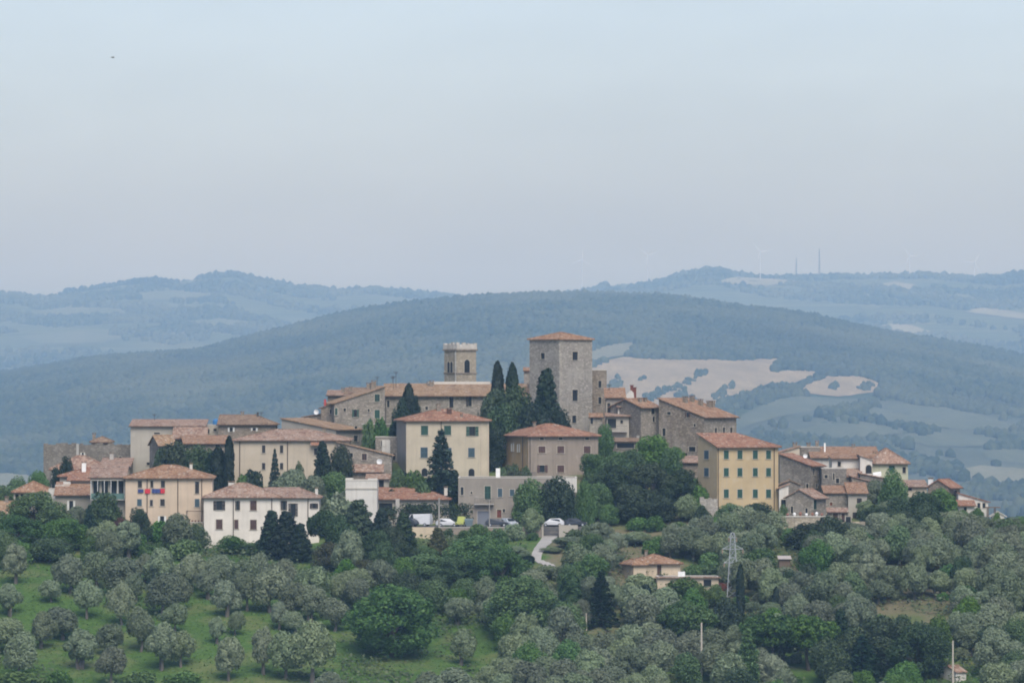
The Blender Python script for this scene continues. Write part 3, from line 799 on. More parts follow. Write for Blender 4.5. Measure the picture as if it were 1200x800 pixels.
# ------------------------------------------------------------------ the town, from the left
G_ST = 'old stone houses of the hill town'
h = House('ruined_stone_wall_house', 'long roofless grey stone building at the far left end of the town', 'building', 1076, 51, 51, 153, 521.5, 570, depth=9, roof='ruin', wall=STONED, wins=[(97, 532, 5, 4, 'w'), (141, 537, 3, 5, 'n')])
q = h.at(91, 521)[1]; MB().box(q - .25, q + .25, -.35, -.01, h.H - 3.2, h.H + .3).obj('flue', CONC, h.o)
h = House('stone_turret_house', 'small stone house with tiled hip roof rising over the roofless grey wall', 'house', 1080, 107, 107, 130, 517.5, 560, depth=5, roof='hip', rise_px=5, wall=STONEB, tile=TB, over=.3, wins=[(112, 523, 4, 4, 'q')]); h.chimney(109, .5, 1.1)
h = House('tall_grey_house', 'tall plain grey rendered building with low pink roof at the left of the town', 'building', 1062, 153, 153, 240, 499, 552, depth=9, roof='sb', rise_px=6.5, wall=GREYL, tile=TP, wins=[(184, 507.5, 7, 2, 'n'), (175, 543, 6, 3, 'n'), (230, 505, 4, 4, 'd')], found=7)
h.aerial(181, .7, 1.4)
h = House('brown_stone_house', 'brown stone house with patchy tile roof built against the tall grey building', 'house', 1056, 203, 203, 241, 513, 545, depth=5, roof='sb', rise_px=11, wall=STONEB, tile=TP)
h = House('lean_to_stone_house', 'low stone house with tan roof sloping left, in front of the tall grey building', 'house', 1050, 180, 186, 206, 521, 552, th=20, depth=6, roof='gx', rise_px=10, wall=STONED, tile=TT)
h = House('low_orange_roof_house', 'low stone house with long even orange roof behind the dark trees', 'house', 1047, 205, 216, 270, 519.5, 550, th=6, depth=9, roof='sb', rise_px=8, wall=STONE, tile=TO, wins=[(255, 522.5, 5, 4, 'n')])
h = House('small_pale_flat_house', 'small pale house with a blue water tank on its flat roof', 'house', 1068, 240, 240, 259, 498, 530, depth=6, roof='flat', wall=GREYL, wins=[(244, 505, 3, 5, 'd'), (252, 503, 4, 4, 'd')])
m = MB().tube((2.0, 2, h.H - .5), (2.0, 2, h.H + .95), .62, .62, 14); m.tube((2.0, 2, h.H + .95), (2.0, 2, h.H + 1.15), .62, .25, 14); m.obj('water_tank', BLUEP, h.o)
h = House('hipped_stone_house', 'brown stone house with brown hipped roof and two pale windows near the skyline', 'house', 1064, 256, 256, 323, 497, 535, depth=9, roof='sbh', rise_px=10, wall=STONEB, tile=TB, wins=[(271, 503, 8, 5, 'w'), (298, 503, 7, 4, 'w')])
h.chimney(284, .9, .5); h.chimney(302, .8, .8, .4, IRON, cap=False); h.aerial(306, .6, 1.2)

# cream building with wide hip roof, its wing and the big tan roof behind it
h = House('cream_apartment_house', 'wide cream building with pinkish hip roof left of the town centre', 'building', 1036, 274, 274, 409, 515.5, 562, depth=15, roof='hip', rise_px=11, wall=CREAM, tile=TP,
          wins=[(309, 526, 4, 9, 'k'), (330, 526, 4, 9, 'k'), (309, 546, 4, 8, 'k'), (330, 546, 4, 8, 'k'), (370, 529, 4, 8, 'k')], pipes=[281, 337], found=6)
h.chimney(380, .4, .7); h.chimney(297, .4, .5, .5)
MB().poly([(s_, y_, z_) for s_, y_, z_ in ()], []) 
sd, a, z = h.at(364, 521); sd, b, z2 = h.at(379, 516)
v, f = slab([(a, -1.1, z), (b, -1.1, z), (b, -.02, z2), (a, -.02, z2)], [(0, 1, 2, 3)], .12); link('canopy_roof', mesh_pd('canopy_roof', v, f), TR, h.o)
h = House('tan_roof_house', 'grey rendered house with broad tan roof behind the wide cream building', 'house', 1056, 330, 394, 425, 503.5, 545, th=62, roof='sb', rise_px=12.5, wall=GREY, tile=TT, wins=[(417, 501, 3, 4, 'n'), (417, 513.5, 5, 7, 'd')], found=6)
# stepped stone houses up the left shoulder
h = House('gabled_stone_house', 'grey stone house with one long sloping roof and green shutters left of the church', 'house', 1070, 387, 392, 451, 472.5, 500, th=12, depth=9, roof='sr', rise_px=19, wall=STONE, tile=TT, over=.5,
          wins=[(442, 466, 6, 9, 'g'), (416.5, 484, 7, 9, 'O'), (442, 485, 6, 10, 'g'), (394, 482, 3, 8, 'g'), (432, 480.5, 2.5, 3, 'n'), (404, 480, 3, 4, 'n')], found=6); h.chimney(437, .4, .9, .9); h.aerial(446, .7, 2)
h = House('low_left_cottage', 'low cottage with weathered roof and white dish at the left end of the ridge', 'house', 1074, 356, 356, 382, 488.5, 505, depth=5, roof='sr', rise_px=4, wall=STONEB, tile=TB, found=6); h.dish(371, 482.5, .5)
h = House('stepped_pink_house', 'narrow stone house with short red roof stepping down left of the gabled stone house', 'house', 1073, 376, 376, 393, 478, 505, depth=5, roof='sr', rise_px=7, wall=STONEB, tile=TP, found=6, wins=[(388, 482, 3, 5, 'd')]); h.chimney(381, .5, 1.2, .4, REDP, cap=False)
h = House('rear_red_roof_house', 'small house with red roof peeping above the left shoulder of the ridge', 'house', 1085, 384, 384, 408, 463, 500, depth=7, roof='sb', rise_px=5, wall=STONEB, tile=TP); h.chimney(402, .5, .6)
h = House('rear_stone_house', 'rough stone house with chimneys behind the gabled roof left of the church', 'house', 1086, 405, 405, 436, 461, 500, depth=7, roof='sb', rise_px=6, wall=STONED, tile=TB); h.chimney(411, .3, .6); h.chimney(432, .7, 1.0, .8)
h = House('ridge_top_house', 'topmost stone house with brown roof between gabled house and church', 'house', 1088, 430, 430, 470, 459, 500, depth=8, roof='sb', rise_px=6, wall=STONE, tile=TB); h.chimney(438, .9, .9, .9); h.aerial(460, .8, 2)
h = House('narrow_white_patch_house', 'narrow house with a whitewashed wall below the gabled stone house', 'house', 1048, 440, 440, 466, 512, 545, depth=5, roof='flat', wall=STONE, wins=[(449, 519, 5, 7, 'n'), (462, 535, 3, 8, 'n')], found=6)
MB().box(1.2, 2.7, -.06, -.005, h.H - 3.4, h.H - .5).obj('whitewashed_panel', OFFW, h.o)
h = House('terrace_garden_wall', 'stone retaining wall with a hanging garden under the gabled stone house', 'retaining wall', 1058, 424, 424, 468, 497, 520, depth=3, roof='flat', wall=STONE, found=6, parapet=.2)
h = House('sloping_roof_stone_house', 'low stone house with roof falling to the right and brown shutters, beside the cream palazzo', 'house', 1034, 396, 396, 459, 533.5, 560, depth=8, roof='sl', rise_px=15, wall=STONE, tile=TT, wins=[(427, 535, 6, 8, 'b'), (412, 533, 3, 5, 'n')], found=6); h.dish(445, 540.5, .55)
h = House('red_lean_to', 'small lean-to with a red tiled roof under the sloping stone house', 'lean-to', 1030, 414, 414, 448, 552, 575, depth=2.6, roof='sb', rise_px=6.5, wall=STONEB, tile=TP, wins=[(431, 560, 4, 8, 'n')])
h = House('pink_lean_to', 'low shed with pink tiled roof and dark doorway right of the red lean-to', 'shed', 1026, 430, 430, 456, 560.5, 580, depth=3, roof='sb', rise_px=4, wall=GREYL, tile=TP, wins=[(447, 568, 6, 12, 'n')])

# church and bell tower
h = House('church_nave', 'long stone church with tan roof beneath the bell tower', 'church', 1078, 451, 452, 640, 463.5, 500, th=1.5, depth=12, roof='sb', rise_px=13, wall=STONE, tile=TT, over=.6,
          wins=[(529, 471, 5, 13, 'n'), (551, 470, 6, 12, 'H'), (455, 473, 3, 8, 'd'), (500, 478, 3, 4, 'n')], found=5)
h.chimney(506, .8, .8, .8); h.chimney(502, .85, .4, .6); h.chimney(620, .6, .7); h.aerial(461, .5, 2.6); h.aerial(464, .7, 3)
MB().box(h.W * .27, h.W * .66, h.L - .5, h.L + .5, h.H + h.rise - .1, h.H + h.rise + .55).obj('pale_ridge_coping', CAPST, h.o)
def bell_tower():
    D = 1098; t = House('bell_tower', 'square stone bell tower with pale crenellated crown and arched belfry openings', 'bell tower', D, 520.5, 535.5, 558, 410.5, 462, th=36, roof=None, wall=BELLS, found=10,
                        wins=[(547.2, 429, 6.5, 16, 'a'), (525.8, 430, 3, 13, 'a'), (529.2, 430, 3, 13, 'a'), (547, 449, 4, 4, 'n')])
    W, Ld, H = t.W, t.L, t.H
    def ring(name, o, z0, z1, mat):
        m = MB(); m.box(-o, W + o, -o, .3, z0, z1); m.box(-o, W + o, Ld - .3, Ld + o, z0, z1); m.box(-o, .3, .3, Ld - .3, z0, z1); m.box(W - .3, W + o, .3, Ld - .3, z0, z1); return m.obj(name, mat, t.o)
    k = 1 / ppm(D)
    ring('cornice', .25, H - .05, H + .25, STONEB); c = ring('crown', .12, H + .25, H + 6.8 * k, PALECAP)
    ring('string_course', .12, H - 27.5 * k, H - 26 * k, STONEB)
    z0, z1 = H + 6.8 * k + .003, H + 9.0 * k
    for face, ln in (('f', W), ('s', Ld), ('r', Ld), ('b', W)):
        n = 4; st = (ln + .24) / (2 * n - 1)
        for i in range(n):
            a = -.12 + 2 * i * st; hgt = z1 + random.uniform(-.25, .1)
            if face in 'sr' and i in (0, n - 1): continue
            if face == 'f': b = (a, a + st, -.12, .3)
            elif face == 'b': b = (a, a + st, Ld - .3, Ld + .12)
            elif face == 's': b = (-.12, .3, a, a + st)
            else: b = (W - .3, W + .12, a, a + st)
            MB().box(*b, z0, hgt).obj('merlon', PALECAP, t.o)
    MB().box(.1, W - .1, .1, Ld - .1, H - .1, H + .1).obj('roof', STONEB, t.o)
    MB().box(-.14, -.001, .2, .5, -2, H - .1).obj('corner_pilaster', PALECAP, t.o)
bell_tower()

# keep and the houses against it
h = House('stone_keep', 'massive square stone keep with low orange hip roof crowning the town', 'tower', 1072, 620.5, 655.5, 694, 397.5, 503, th=41, roof='hip', rise_px=7.5, wall=STONEK, tile=TO, over=.35, gut=False, found=8,
          wins=[(636, 417, 5, 7, 'n'), (674, 417, 6.5, 10, 'd'), (674, 463, 6.5, 13, 'd'), (673, 491, 5, 9, 'd'), (634, 482, 5, 8, 'n')])
q = MB()
for i in range(26):                                   # long-and-short corner stones
    z = i * (h.H / 26); a = .9 if i % 2 else .55; b = .55 if i % 2 else .9
    q.box(-.05, a, -.05, -.002, z + .02, z + h.H / 26 - .02); q.box(-.05, -.002, -.002, b, z + .02, z + h.H / 26 - .02)
q.obj('corner_stones', STONEL, h.o)
h = House('keep_lean_to', 'small stone lean-to with tiled roof on the left flank of the keep', 'lean-to', 1090, 614, 614, 630, 434.5, 500, depth=5, roof='sb', rise_px=3.5, wall=STONEK, tile=TO, over=.25)
h = House('narrow_stair_tower', 'narrow flat-topped grey stone tower joined to the right side of the keep', 'tower', 1082, 692, 692, 711, 434, 508, depth=7, roof='flat', wall=STONEB, wins=[(703, 450, 4, 8, 'n'), (703, 469, 4, 8, 'n')], found=8, parapet=.3)
h = House('keep_porch', 'tiny tiled porch at the foot of the keep, its right corner', 'porch', 1064, 691, 691, 706, 488.5, 503, depth=3, roof='sb', rise_px=3.5, wall=STONEL, tile=TO, over=.3, wins=[(693.5, 492, 3, 9, 'n')])
h = House('orange_roof_row_house', 'grey house with orange roof and tall shutter right of the narrow stair tower', 'house', 1066, 710, 710, 732, 465.5, 512, depth=8, roof='sb', rise_px=10, wall=GREY, tile=TO, wins=[(713.5, 478, 3.5, 12, 'k')], found=7); h.aerial(714, .7, 1.2)
def white_gable():
    o = tag(empty('whitewashed_gable', (xat(738, 1068), 1068, zat(500, 1068))), 'whitewashed gable wall topped by two red chimneys above the grey houses', 'gable wall')
    k = 1 / ppm(1068); b = zat(500, 1068)
    P = [(730.5, 500), (743.5, 500), (743.5, 469), (742.5, 460), (739.5, 457), (732, 464.5), (730.5, 474)]
    pts = [(xat(x, 1068) - o.location.x, 0, zat(y, 1068) - b) for x, y in P]; n = len(pts)
    m = MB().poly(pts + [(x, 5, z) for x, y, z in pts], [tuple(range(n)), tuple(range(n, 2 * n))[::-1]] + [(i, (i + 1) % n, n + (i + 1) % n, n + i) for i in range(n)]); m.obj('wall', OFFW, o)
    for px, py in ((740.6, 453.5), (744, 456)):
        x = xat(px, 1068) - o.location.x; z = zat(py, 1068) - b; q = MB().box(x - .28, x + .28, 1, 1.6, z - 1.6, z + .25); q.box(x - .38, x + .38, .9, 1.7, z + .253, z + .4); q.obj('chimney', DOORR, o)
white_gable()
h = House('balcony_house', 'small pale house with red awning roof and railed balcony below the whitewashed gable', 'house', 1060, 711, 711, 737, 487.5, 520, depth=6, roof='sb', rise_px=3, wall=GREYL, tile=TP, wins=[(717, 496, 10, 11, 'n'), (728.5, 494, 3, 4, 'n')], found=6, over=.5); h.balcony(712, 735, 505, 1.2)
h = House('white_dormer_house', 'tiny white upper storey tucked between the balcony house and the corner stone house', 'house', 1063, 724, 724, 738, 476.5, 500, depth=3, roof='sb', rise_px=2.5, wall=OFFW, tile=TP, wins=[(733, 483, 4, 6, 'd')])
h = House('stone_archway', 'rough stone retaining wall with dark vault and a small tiled slope below the balcony house', 'retaining wall', 1054, 712, 712, 748, 517, 535, depth=5, roof='sb', rise_px=3, wall=STONED, tile=TB, wins=[(733, 522, 20, 6, 'n')])
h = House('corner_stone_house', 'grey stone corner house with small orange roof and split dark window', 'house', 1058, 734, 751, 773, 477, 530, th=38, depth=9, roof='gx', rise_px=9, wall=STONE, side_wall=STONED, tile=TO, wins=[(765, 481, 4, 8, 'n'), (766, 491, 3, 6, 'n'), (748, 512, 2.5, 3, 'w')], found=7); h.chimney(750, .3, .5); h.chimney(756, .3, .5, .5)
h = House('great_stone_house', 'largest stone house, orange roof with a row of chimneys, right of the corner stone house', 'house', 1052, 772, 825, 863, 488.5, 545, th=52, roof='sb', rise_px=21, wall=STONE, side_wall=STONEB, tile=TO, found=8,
          wins=[(778, 506, 4, 9, 'd'), (806, 486, 5, 6, 'q'), (811, 526, 8, 6, 'n'), (804, 533, 3, 5, 'n'), (784, 484, 4, 3, 'd'), (814, 498, 2.5, 3, 'n'), (839, 504, 3, 6, 'd'), (848.5, 504, 3, 7, 'd'), (857, 504, 3, 7, 'd')])
for px, fy in ((803, .75), (811, .8), (821, .6), (831, .5), (837, .5)): h.chimney(px, fy, .9, .7, STONEB)
h = House('pink_roof_outhouse', 'small brown outhouse with pink roof left of the yellow building', 'outhouse', 1034, 797, 797, 819, 541.5, 575, depth=5, roof='sb', rise_px=6, wall=STONEB, tile=TP, found=5)

# centre
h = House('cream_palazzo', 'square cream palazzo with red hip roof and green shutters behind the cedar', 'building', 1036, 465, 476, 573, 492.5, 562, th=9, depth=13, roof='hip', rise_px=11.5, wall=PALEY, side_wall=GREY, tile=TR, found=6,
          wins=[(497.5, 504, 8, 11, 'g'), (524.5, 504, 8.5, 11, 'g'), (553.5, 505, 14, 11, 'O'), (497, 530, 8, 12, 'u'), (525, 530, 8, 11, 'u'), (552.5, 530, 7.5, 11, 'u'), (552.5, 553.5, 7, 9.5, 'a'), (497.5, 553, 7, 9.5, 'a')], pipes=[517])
h.chimney(514, .45, 1.0, .7); h.chimney(526.5, .3, .8, .8, DOORB); h.chimney(541, .15, .3, .4)
for p0, p1 in ((563.5, 565), (571, 572.6)):
    a, b = h.at(p0, 500)[1], min(h.at(p1, 500)[1], h.W); MB().box(a, b, -.12, -.003, -1, h.H - .1).obj('pilaster', CREAM, h.o)
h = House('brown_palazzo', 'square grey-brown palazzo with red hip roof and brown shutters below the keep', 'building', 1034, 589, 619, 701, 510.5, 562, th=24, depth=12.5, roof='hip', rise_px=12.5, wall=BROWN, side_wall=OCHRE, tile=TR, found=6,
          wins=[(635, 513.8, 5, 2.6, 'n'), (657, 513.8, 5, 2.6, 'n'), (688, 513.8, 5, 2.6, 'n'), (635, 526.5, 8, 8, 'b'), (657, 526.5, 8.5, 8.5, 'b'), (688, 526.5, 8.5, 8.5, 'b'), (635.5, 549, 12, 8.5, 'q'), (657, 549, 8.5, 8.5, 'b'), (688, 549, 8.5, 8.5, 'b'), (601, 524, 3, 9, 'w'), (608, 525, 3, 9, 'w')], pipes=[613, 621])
h.chimney(626, .6, .7, .5); h.aerial(644, .7, 1.8)
h = House('terrace_house', 'long flat-roofed grey house set into the hill below the two palazzi', 'building', 1013, 537, 537, 676, 560, 617, depth=13, roof='flat', wall=TERR, parapet=.3,
          wins=[(541.5, 575, 3.5, 9, 'd'), (571.5, 577, 7, 16, 'g'), (586, 577, 5.5, 10, 'u'), (600, 577, 5, 8, 'u'), (567, 607, 15, 17, 'G'), (585, 601.5, 5, 9, 'R'), (590.5, 598, 2.5, 4, 'n'), (552.5, 577, 2, 2.5, 'n'), (645, 603, 5, 9, 'n')], found=5)
h.balcony(556, 579, 590, 1.0); 
a = h.at(653, 560)[1]; MB().box(a, h.W, -.06, -.003, h.H - 2.5, h.H - .02).obj('whitewashed_panel', OFFW, h.o)
MB().box(h.at(581, 560)[1], h.at(586, 560)[1], 3.0, 3.8, h.H - .5, h.H + 1.7).obj('white_flue', WHITEP, h.o)
m = MB(); a, b = h.at(588, 560)[1], h.at(628, 560)[1]
for i in range(25): x = a + (b - a) * i / 24; m.tube((x, .4, h.H), (x, .4, h.H + 1.0), .025, n=4)
m.tube((a, .4, h.H + 1), (b, .4, h.H + 1), .035, n=4); m.obj('roof_railing', IRON, h.o)
h = House('white_terrace_building', 'white flat-roofed building with stepped parapet in front of the red roofed shed', 'building', 1006, 405, 405, 442, 563, 610, depth=8, roof='flat', wall=OFFW, found=5)
m = MB(); k = 1 / ppm(1006); m.box(-.12, h.W + .12, -.12, -.003, h.H - 10 * k, h.H - 8.6 * k); m.obj('string_course', GREYL, h.o)
MB().box(0, 9 * k, .35, 1.2, h.H + .124, h.H + .5).obj('parapet_block', OFFW, h.o); MB().box(26 * k, h.W, .35, 1.2, h.H + .124, h.H + .4).obj('parapet_block', OFFW, h.o)
h = House('red_roof_shed', 'long low shed with plain red roof behind the clipped hedge', 'shed', 1016, 440, 440, 526, 584.5, 617, depth=9, roof='sbh', rise_px=11.5, wall=GREYL, tile=TR, wins=[(452, 596, 16, 14, 'n'), (490, 600, 30, 18, 'n')], over=.5); h.chimney(522.5, .5, .9, .6, OFFW)
a = h.at(466, 600)[1]; MB().box(a - .35, a + .35, -.7, -.05, -.5, h.H + .05).obj('pillar', CONC, h.o)

# front left: peach, white
h = House('peach_house', 'tall peach house with arched doorway and washing hung below its upper windows', 'house', 1004, 146, 147, 249, 559.5, 636, th=2, depth=13, roof='hip', rise_px=13, wall=PEACH, tile=TO, found=5,
          wins=[(164, 567, 4.5, 8, 'k'), (178, 567, 3.5, 8, 'k'), (191, 567, 4.5, 8, 'k'), (231, 571, 4.5, 14, 'k'), (163.5, 588.5, 5, 8, 'u'), (177.5, 589, 3.5, 7, 'k'), (190.5, 588.5, 5, 8, 'k'), (231, 589, 5.5, 9, 'u'), (190, 608.5, 9, 8, 'w'), (190.5, 629, 13, 12, 'A')], pipes=[172.5, 208.5, 236.5])
h.chimney(224, .6, .9, .5, OFFW); h.aerial(223.5, .62, 1.8)
PE = h
h = House('veranda_house', 'house with long patchy red roof and glazed veranda left of the peach house', 'house', 1006, 105, 106, 147, 559, 600, th=2, depth=12, roof='sb', rise_px=12, wall=GREYL, tile=TP, found=5, wins=[(113, 571, 7, 16, 'd'), (123, 571, 7, 16, 'd'), (133, 571, 7, 16, 'd'), (142, 571, 5, 16, 'k')])
a, b = h.at(107, 584)[1], h.at(146, 584)[1]; z = h.at(107, 577)[2]
MB().box(a, b, -1.25, -.02, z - 1.3, z - 1.15).obj('balcony', CONC, h.o); MB().box(a, b, -1.25, -1.2, z - 1.14, z - .1).obj('glass_balustrade', m_flat('green_glass', (.10, .17, .15), .2), h.o)
MB().box(a, b, -1.3, -.02, h.H - .55, h.H - .42).obj('veranda_roof', GREYL, h.o)
for i in range(6): x = a + (b - a) * i / 5; MB().tube((x, -1.2, z - 1.15), (x, -1.2, h.H - .55), .05).obj('veranda_post', WHITEP, h.o)
h = House('annex_with_terrace', 'small peach annex with roof terrace and pergola between peach and white houses', 'annex', 1001, 217, 217, 238, 612, 640, depth=6, roof='flat', wall=PEACH, found=5, wins=[(229, 625, 11, 13, 'G')], parapet=.1)
m = MB(); k = 1 / ppm(1001)
for x in (.25, h.W - .15):
    for y in (.4, 4.5): m.tube((x, y, h.H - .1), (x, y, h.H + 13 * k), .06)
m.box(.1, h.W, .3, .5, h.H + 13 * k, h.H + 13.8 * k); m.box(.1, h.W, 4.4, 4.6, h.H + 13 * k, h.H + 13.8 * k)
m.box(.15, .3, .5, 4.4, h.H + 13 * k, h.H + 13.6 * k); m.box(h.W - .25, h.W - .1, .5, 4.4, h.H + 13 * k, h.H + 13.6 * k); m.obj('pergola', WOODM, h.o)
for i in range(5): 
    x = .7 + i * .55; MB().tube((x, .5, h.H + .12), (x, .5, h.H + .4), .12, .17, 7).obj('flower_pot', DOORR, h.o)
h = House('white_house', 'creamy white three-storey house with hip roof in front of the peach house', 'house', 998, 238, 239, 328, 582, 648, th=2, depth=12, roof='hip', rise_px=14.5, wall=WHITE, tile=TP, found=5,
          wins=[(257, 592, 13, 11, 'o'), (278.5, 592, 6, 11, 'o'), (297, 592, 7.5, 11.5, 'b'), (257, 614, 7.5, 11.5, 'b'), (277, 614, 4.5, 11, 'b'), (297, 614.5, 7.5, 11.5, 'b')], pipes=[273.5, 318.5])
h.chimney(271, .75, 1.1, 1.0, OFFW)
h = House('white_house_wing', 'lower creamy wing with tiled roof on the right of the white house', 'house', 1000, 308, 308, 374, 582.8, 640, depth=9, roof='sbh', rise_px=9.8, wall=WHITE, tile=TP, found=5, wins=[(333, 592, 7, 11, 'o'), (343.5, 597, 11, 15, 'o'), (368, 592.5, 9, 6, 'o'), (344, 620, 8, 11, 'b')], pipes=[361]); h.chimney(371, .3, .9, .5, OFFW); h.aerial(354, .4, 1.2)

# small roofs at the far left
h = House('orange_hip_cottage', 'cottage with orange hip roof and pale gallery above the trees at the far left', 'house', 1030, 14, 16, 61, 575.5, 600, th=3, depth=8, roof='hip', rise_px=10.5, wall=GREYL, tile=TO, found=5, wins=[(20, 583, 4, 9, 'd'), (26, 583, 4, 9, 'd'), (38, 584, 4, 7, 'k')])
h = House('left_edge_cottage', 'low cottage with pale orange roof cut by the left edge of the view', 'house', 1016, -14, -14, 27, 600.5, 620, depth=8, roof='gx', rise_px=12, wall=GREYL, tile=TT, found=5, wins=[(14, 607, 4, 6, 'd')]); h.chimney(8, .5, .6)
h = House('shuttered_cottage', 'cottage with brownish orange roof and a half-open dark window behind the round dark tree', 'house', 1022, 64, 65, 108, 579.5, 608, th=2, depth=9, roof='sb', rise_px=13, wall=GREY, tile=TO, found=5, wins=[(83.5, 592, 9, 11, 'w')])
h = House('white_gable_cottage', 'cottage with pink roof and pale wall in front of the roofless grey wall', 'house', 1050, 60, 60, 126, 549, 575, depth=9, roof='hip', rise_px=14, wall=OFFW, tile=TP, found=5, wins=[(66, 556, 3, 4, 'd')])
h = House('pink_terrace_house', 'small stone house with ragged pink roof right of the pale gable cottage', 'house', 1052, 118, 118, 152, 546, 575, depth=9, roof='sb', rise_px=8, wall=STONEB, tile=TP, found=5); h.chimney(131, .8, 1.0, .7, CONC)
h = House('red_roof_cottage', 'cottage with red roof and a tall white chimney in front of the pink roofed cottages', 'house', 1038, 70, 70, 134, 557.5, 585, depth=9, roof='hip', rise_px=8.5, wall=GREYL, tile=TR, found=5); h.chimney(98.5, .25, 1.5, .75, WHITEP)
h = House('small_red_cottage', 'low shed with plain red roof tucked under the red cottage', 'shed', 1030, 80, 80, 110, 562.5, 585, depth=5, roof='sb', rise_px=6, wall=GREYL, tile=TR, found=5)
h = House('white_terrace_deck', 'small whitewashed roof terrace cluttered with pale parapets among the left cottages', 'building', 1026, 57, 57, 82, 573, 600, depth=6, roof='flat', wall=OFFW, found=5)
MB().box(1, 3.6, 2, 3, h.H - .3, h.H + .7).obj('parapet_block', OFFW, h.o); MB().box(2.4, 3.7, 3.2, 4.2, h.H - .3, h.H + 1.3).obj('parapet_block', OFFW, h.o)

# yellow building
h = House('yellow_building', 'yellow three-storey building with red roof and rows of green shutters', 'building', 1012, 818, 840.5, 912, 523.5, 597, th=27, depth=None, roof='sbh', rise_px=14.5, wall=YEL, tile=TR, found=6,
          wins=[(x, y, 6, 10, 'g') for y in (532.5, 553, 578) for x in (851, 867, 885, 900.5)] + [(828, 532.5, 5, 10, 'u'), (828, 553, 5, 10, 'u')], pipes=[841.5, 907])

# right-hand village
h = House('cream_gable_house', 'cream gable end with shallow roof right behind the yellow building', 'house', 1060, 914, 914, 937, 530, 560, depth=9, roof='sr', rise_px=6.5, wall=CREAM, tile=TP); h.chimney(931.5, .4, .6, .8)
h = House('grey_parapet_house', 'flat-topped grey stone house with two chimneys right of the cream gable', 'house', 1062, 936, 936, 961, 524, 560, depth=7, roof='flat', wall=STONED); h.chimney(947.5, .3, .6, .7); h.chimney(957.5, .3, 1.0, .6)
h = House('long_orange_roof_house', 'house with the longest orange roof of the right-hand village', 'house', 1056, 951, 951, 1030, 536, 575, depth=12, roof='sb', rise_px=11, wall=OFFW, tile=TO); h.chimney(966.5, .5, 1.6, .3, WHITEP, cap=False); h.chimney(1000, .9, .4)
h = House('pale_green_house', 'pale green house with pinkish roof and green shutters on the right skyline', 'house', 1052, 1018, 1018, 1064, 541.5, 580, depth=13, roof='hip', rise_px=15, wall=GREENISH, tile=TP, wins=[(1045, 549.5, 7, 8, 'g'), (1059.5, 550.5, 4, 7, 'd')]); h.chimney(1025, .6, .5)
h = House('white_walled_house', 'white-walled house with a small dark window below the long orange roof', 'house', 1048, 972, 975, 1009, 537, 575, th=5, depth=4, roof='sb', rise_px=2.5, wall=OFFW, tile=TO, wins=[(983.5, 543.5, 4, 6, 'd')])
h = House('arched_white_house', 'narrow whitewashed house with dark arched doorway and white awning beside the pale green house', 'house', 1046, 1008, 1008, 1022, 539, 575, depth=6, roof='sl', rise_px=5, wall=OFFW, tile=TP, wins=[(1018, 549.5, 7, 10, 'a')])
v, f = slab([(h.W + .1, -1.6, 2.9), (h.W + 1.6, -1.6, 3.3), (h.W + 1.6, 0, 3.6), (h.W + .1, 0, 3.4)], [(0, 1, 2, 3)], .5); 
o = link('awning', mesh_pd('awning', v, f), WHITEP, h.o)
h = House('red_ridge_stone_house', 'long grey stone house with red roof right beside the yellow building', 'house', 1036, 914, 950, 965, 545.5, 578, th=58, depth=None, roof='sb', rise_px=13, wall=STONE, side_wall=STONED, tile=TR, found=6, wins=[(953.5, 552.5, 2.5, 8, 'd'), (946, 569, 2.5, 5, 'n'), (957, 569, 2.5, 5, 'n')]); h.dish(945, 534, .4, 's')
h = House('grey_stone_annex', 'lower grey stone annex with a flat coping right of the red-roofed stone house', 'house', 1034, 963, 963, 992, 549, 580, depth=6, roof='flat', wall=STONED, found=6, wins=[(981.5, 563, 4, 6, 'n'), (968, 558, 4, 4, 'n'), (977, 558, 2, 8, 'n')])
h = House('pink_slope_house', 'small house showing only its mottled pink roof above the grey stone annex', 'house', 1042, 985, 985, 1010, 558, 580, depth=8, roof='sb', rise_px=10, wall=STONEB, tile=TP, found=6)
h = House('split_level_house', 'stone house with narrow pink roof strip below the arched white house', 'house', 1040, 1008, 1008, 1040, 561, 585, depth=6, roof='sl', rise_px=6, wall=STONED, tile=TP, found=6)
h = House('dish_stone_house', 'brown stone house with falling pink roof and a white dish by the big roadside tree', 'house', 1030, 998, 998, 1042, 569.5, 605, depth=8, roof='sl', rise_px=11, wall=STONEB, tile=TP, found=6, wins=[(1017.5, 586.5, 3, 3, 'R')]); h.dish(1025.5, 586, .5)
h = House('grey_front_house', 'grey rendered house with orange roof and two dark windows above the pale wall', 'house', 1020, 994, 994, 1016, 577.5, 615, depth=9, roof='sb', rise_px=10.5, wall=GREYL, tile=TO, found=6, wins=[(1007, 587, 6, 7, 'k'), (1003, 603.5, 8, 7, 'k')])
h = House('orange_slope_house', 'stone house with orange roof left of the grey rendered front house', 'house', 1022, 966, 966, 995, 577.5, 612, depth=8, roof='sb', rise_px=7, wall=STONE, tile=TO, found=6, wins=[(974, 590, 3, 4, 'R')], over=.3)
h = House('pink_roof_stone_cottage', 'stone cottage with mottled pink roof and green door above the pale wall', 'cottage', 1012, 921, 953, 968, 583, 607, th=60, depth=None, roof='gx', rise_px=9, wall=STONE, tile=TP, found=5, wins=[(955, 590, 4, 13, 'g'), (945, 598, 3, 6, 'd'), (928, 597, 3, 8, 'n')])
h = House('tiled_porch', 'small tiled porch with dark doorway on brown posts between cottage and grey house', 'porch', 1008, 970, 970, 993, 599.5, 620, depth=2.5, roof='sb', rise_px=3.5, wall=STONEB, tile=TP, over=.3, wins=[(979, 608, 6, 14, 'D'), (988, 608, 4, 14, 'D')])
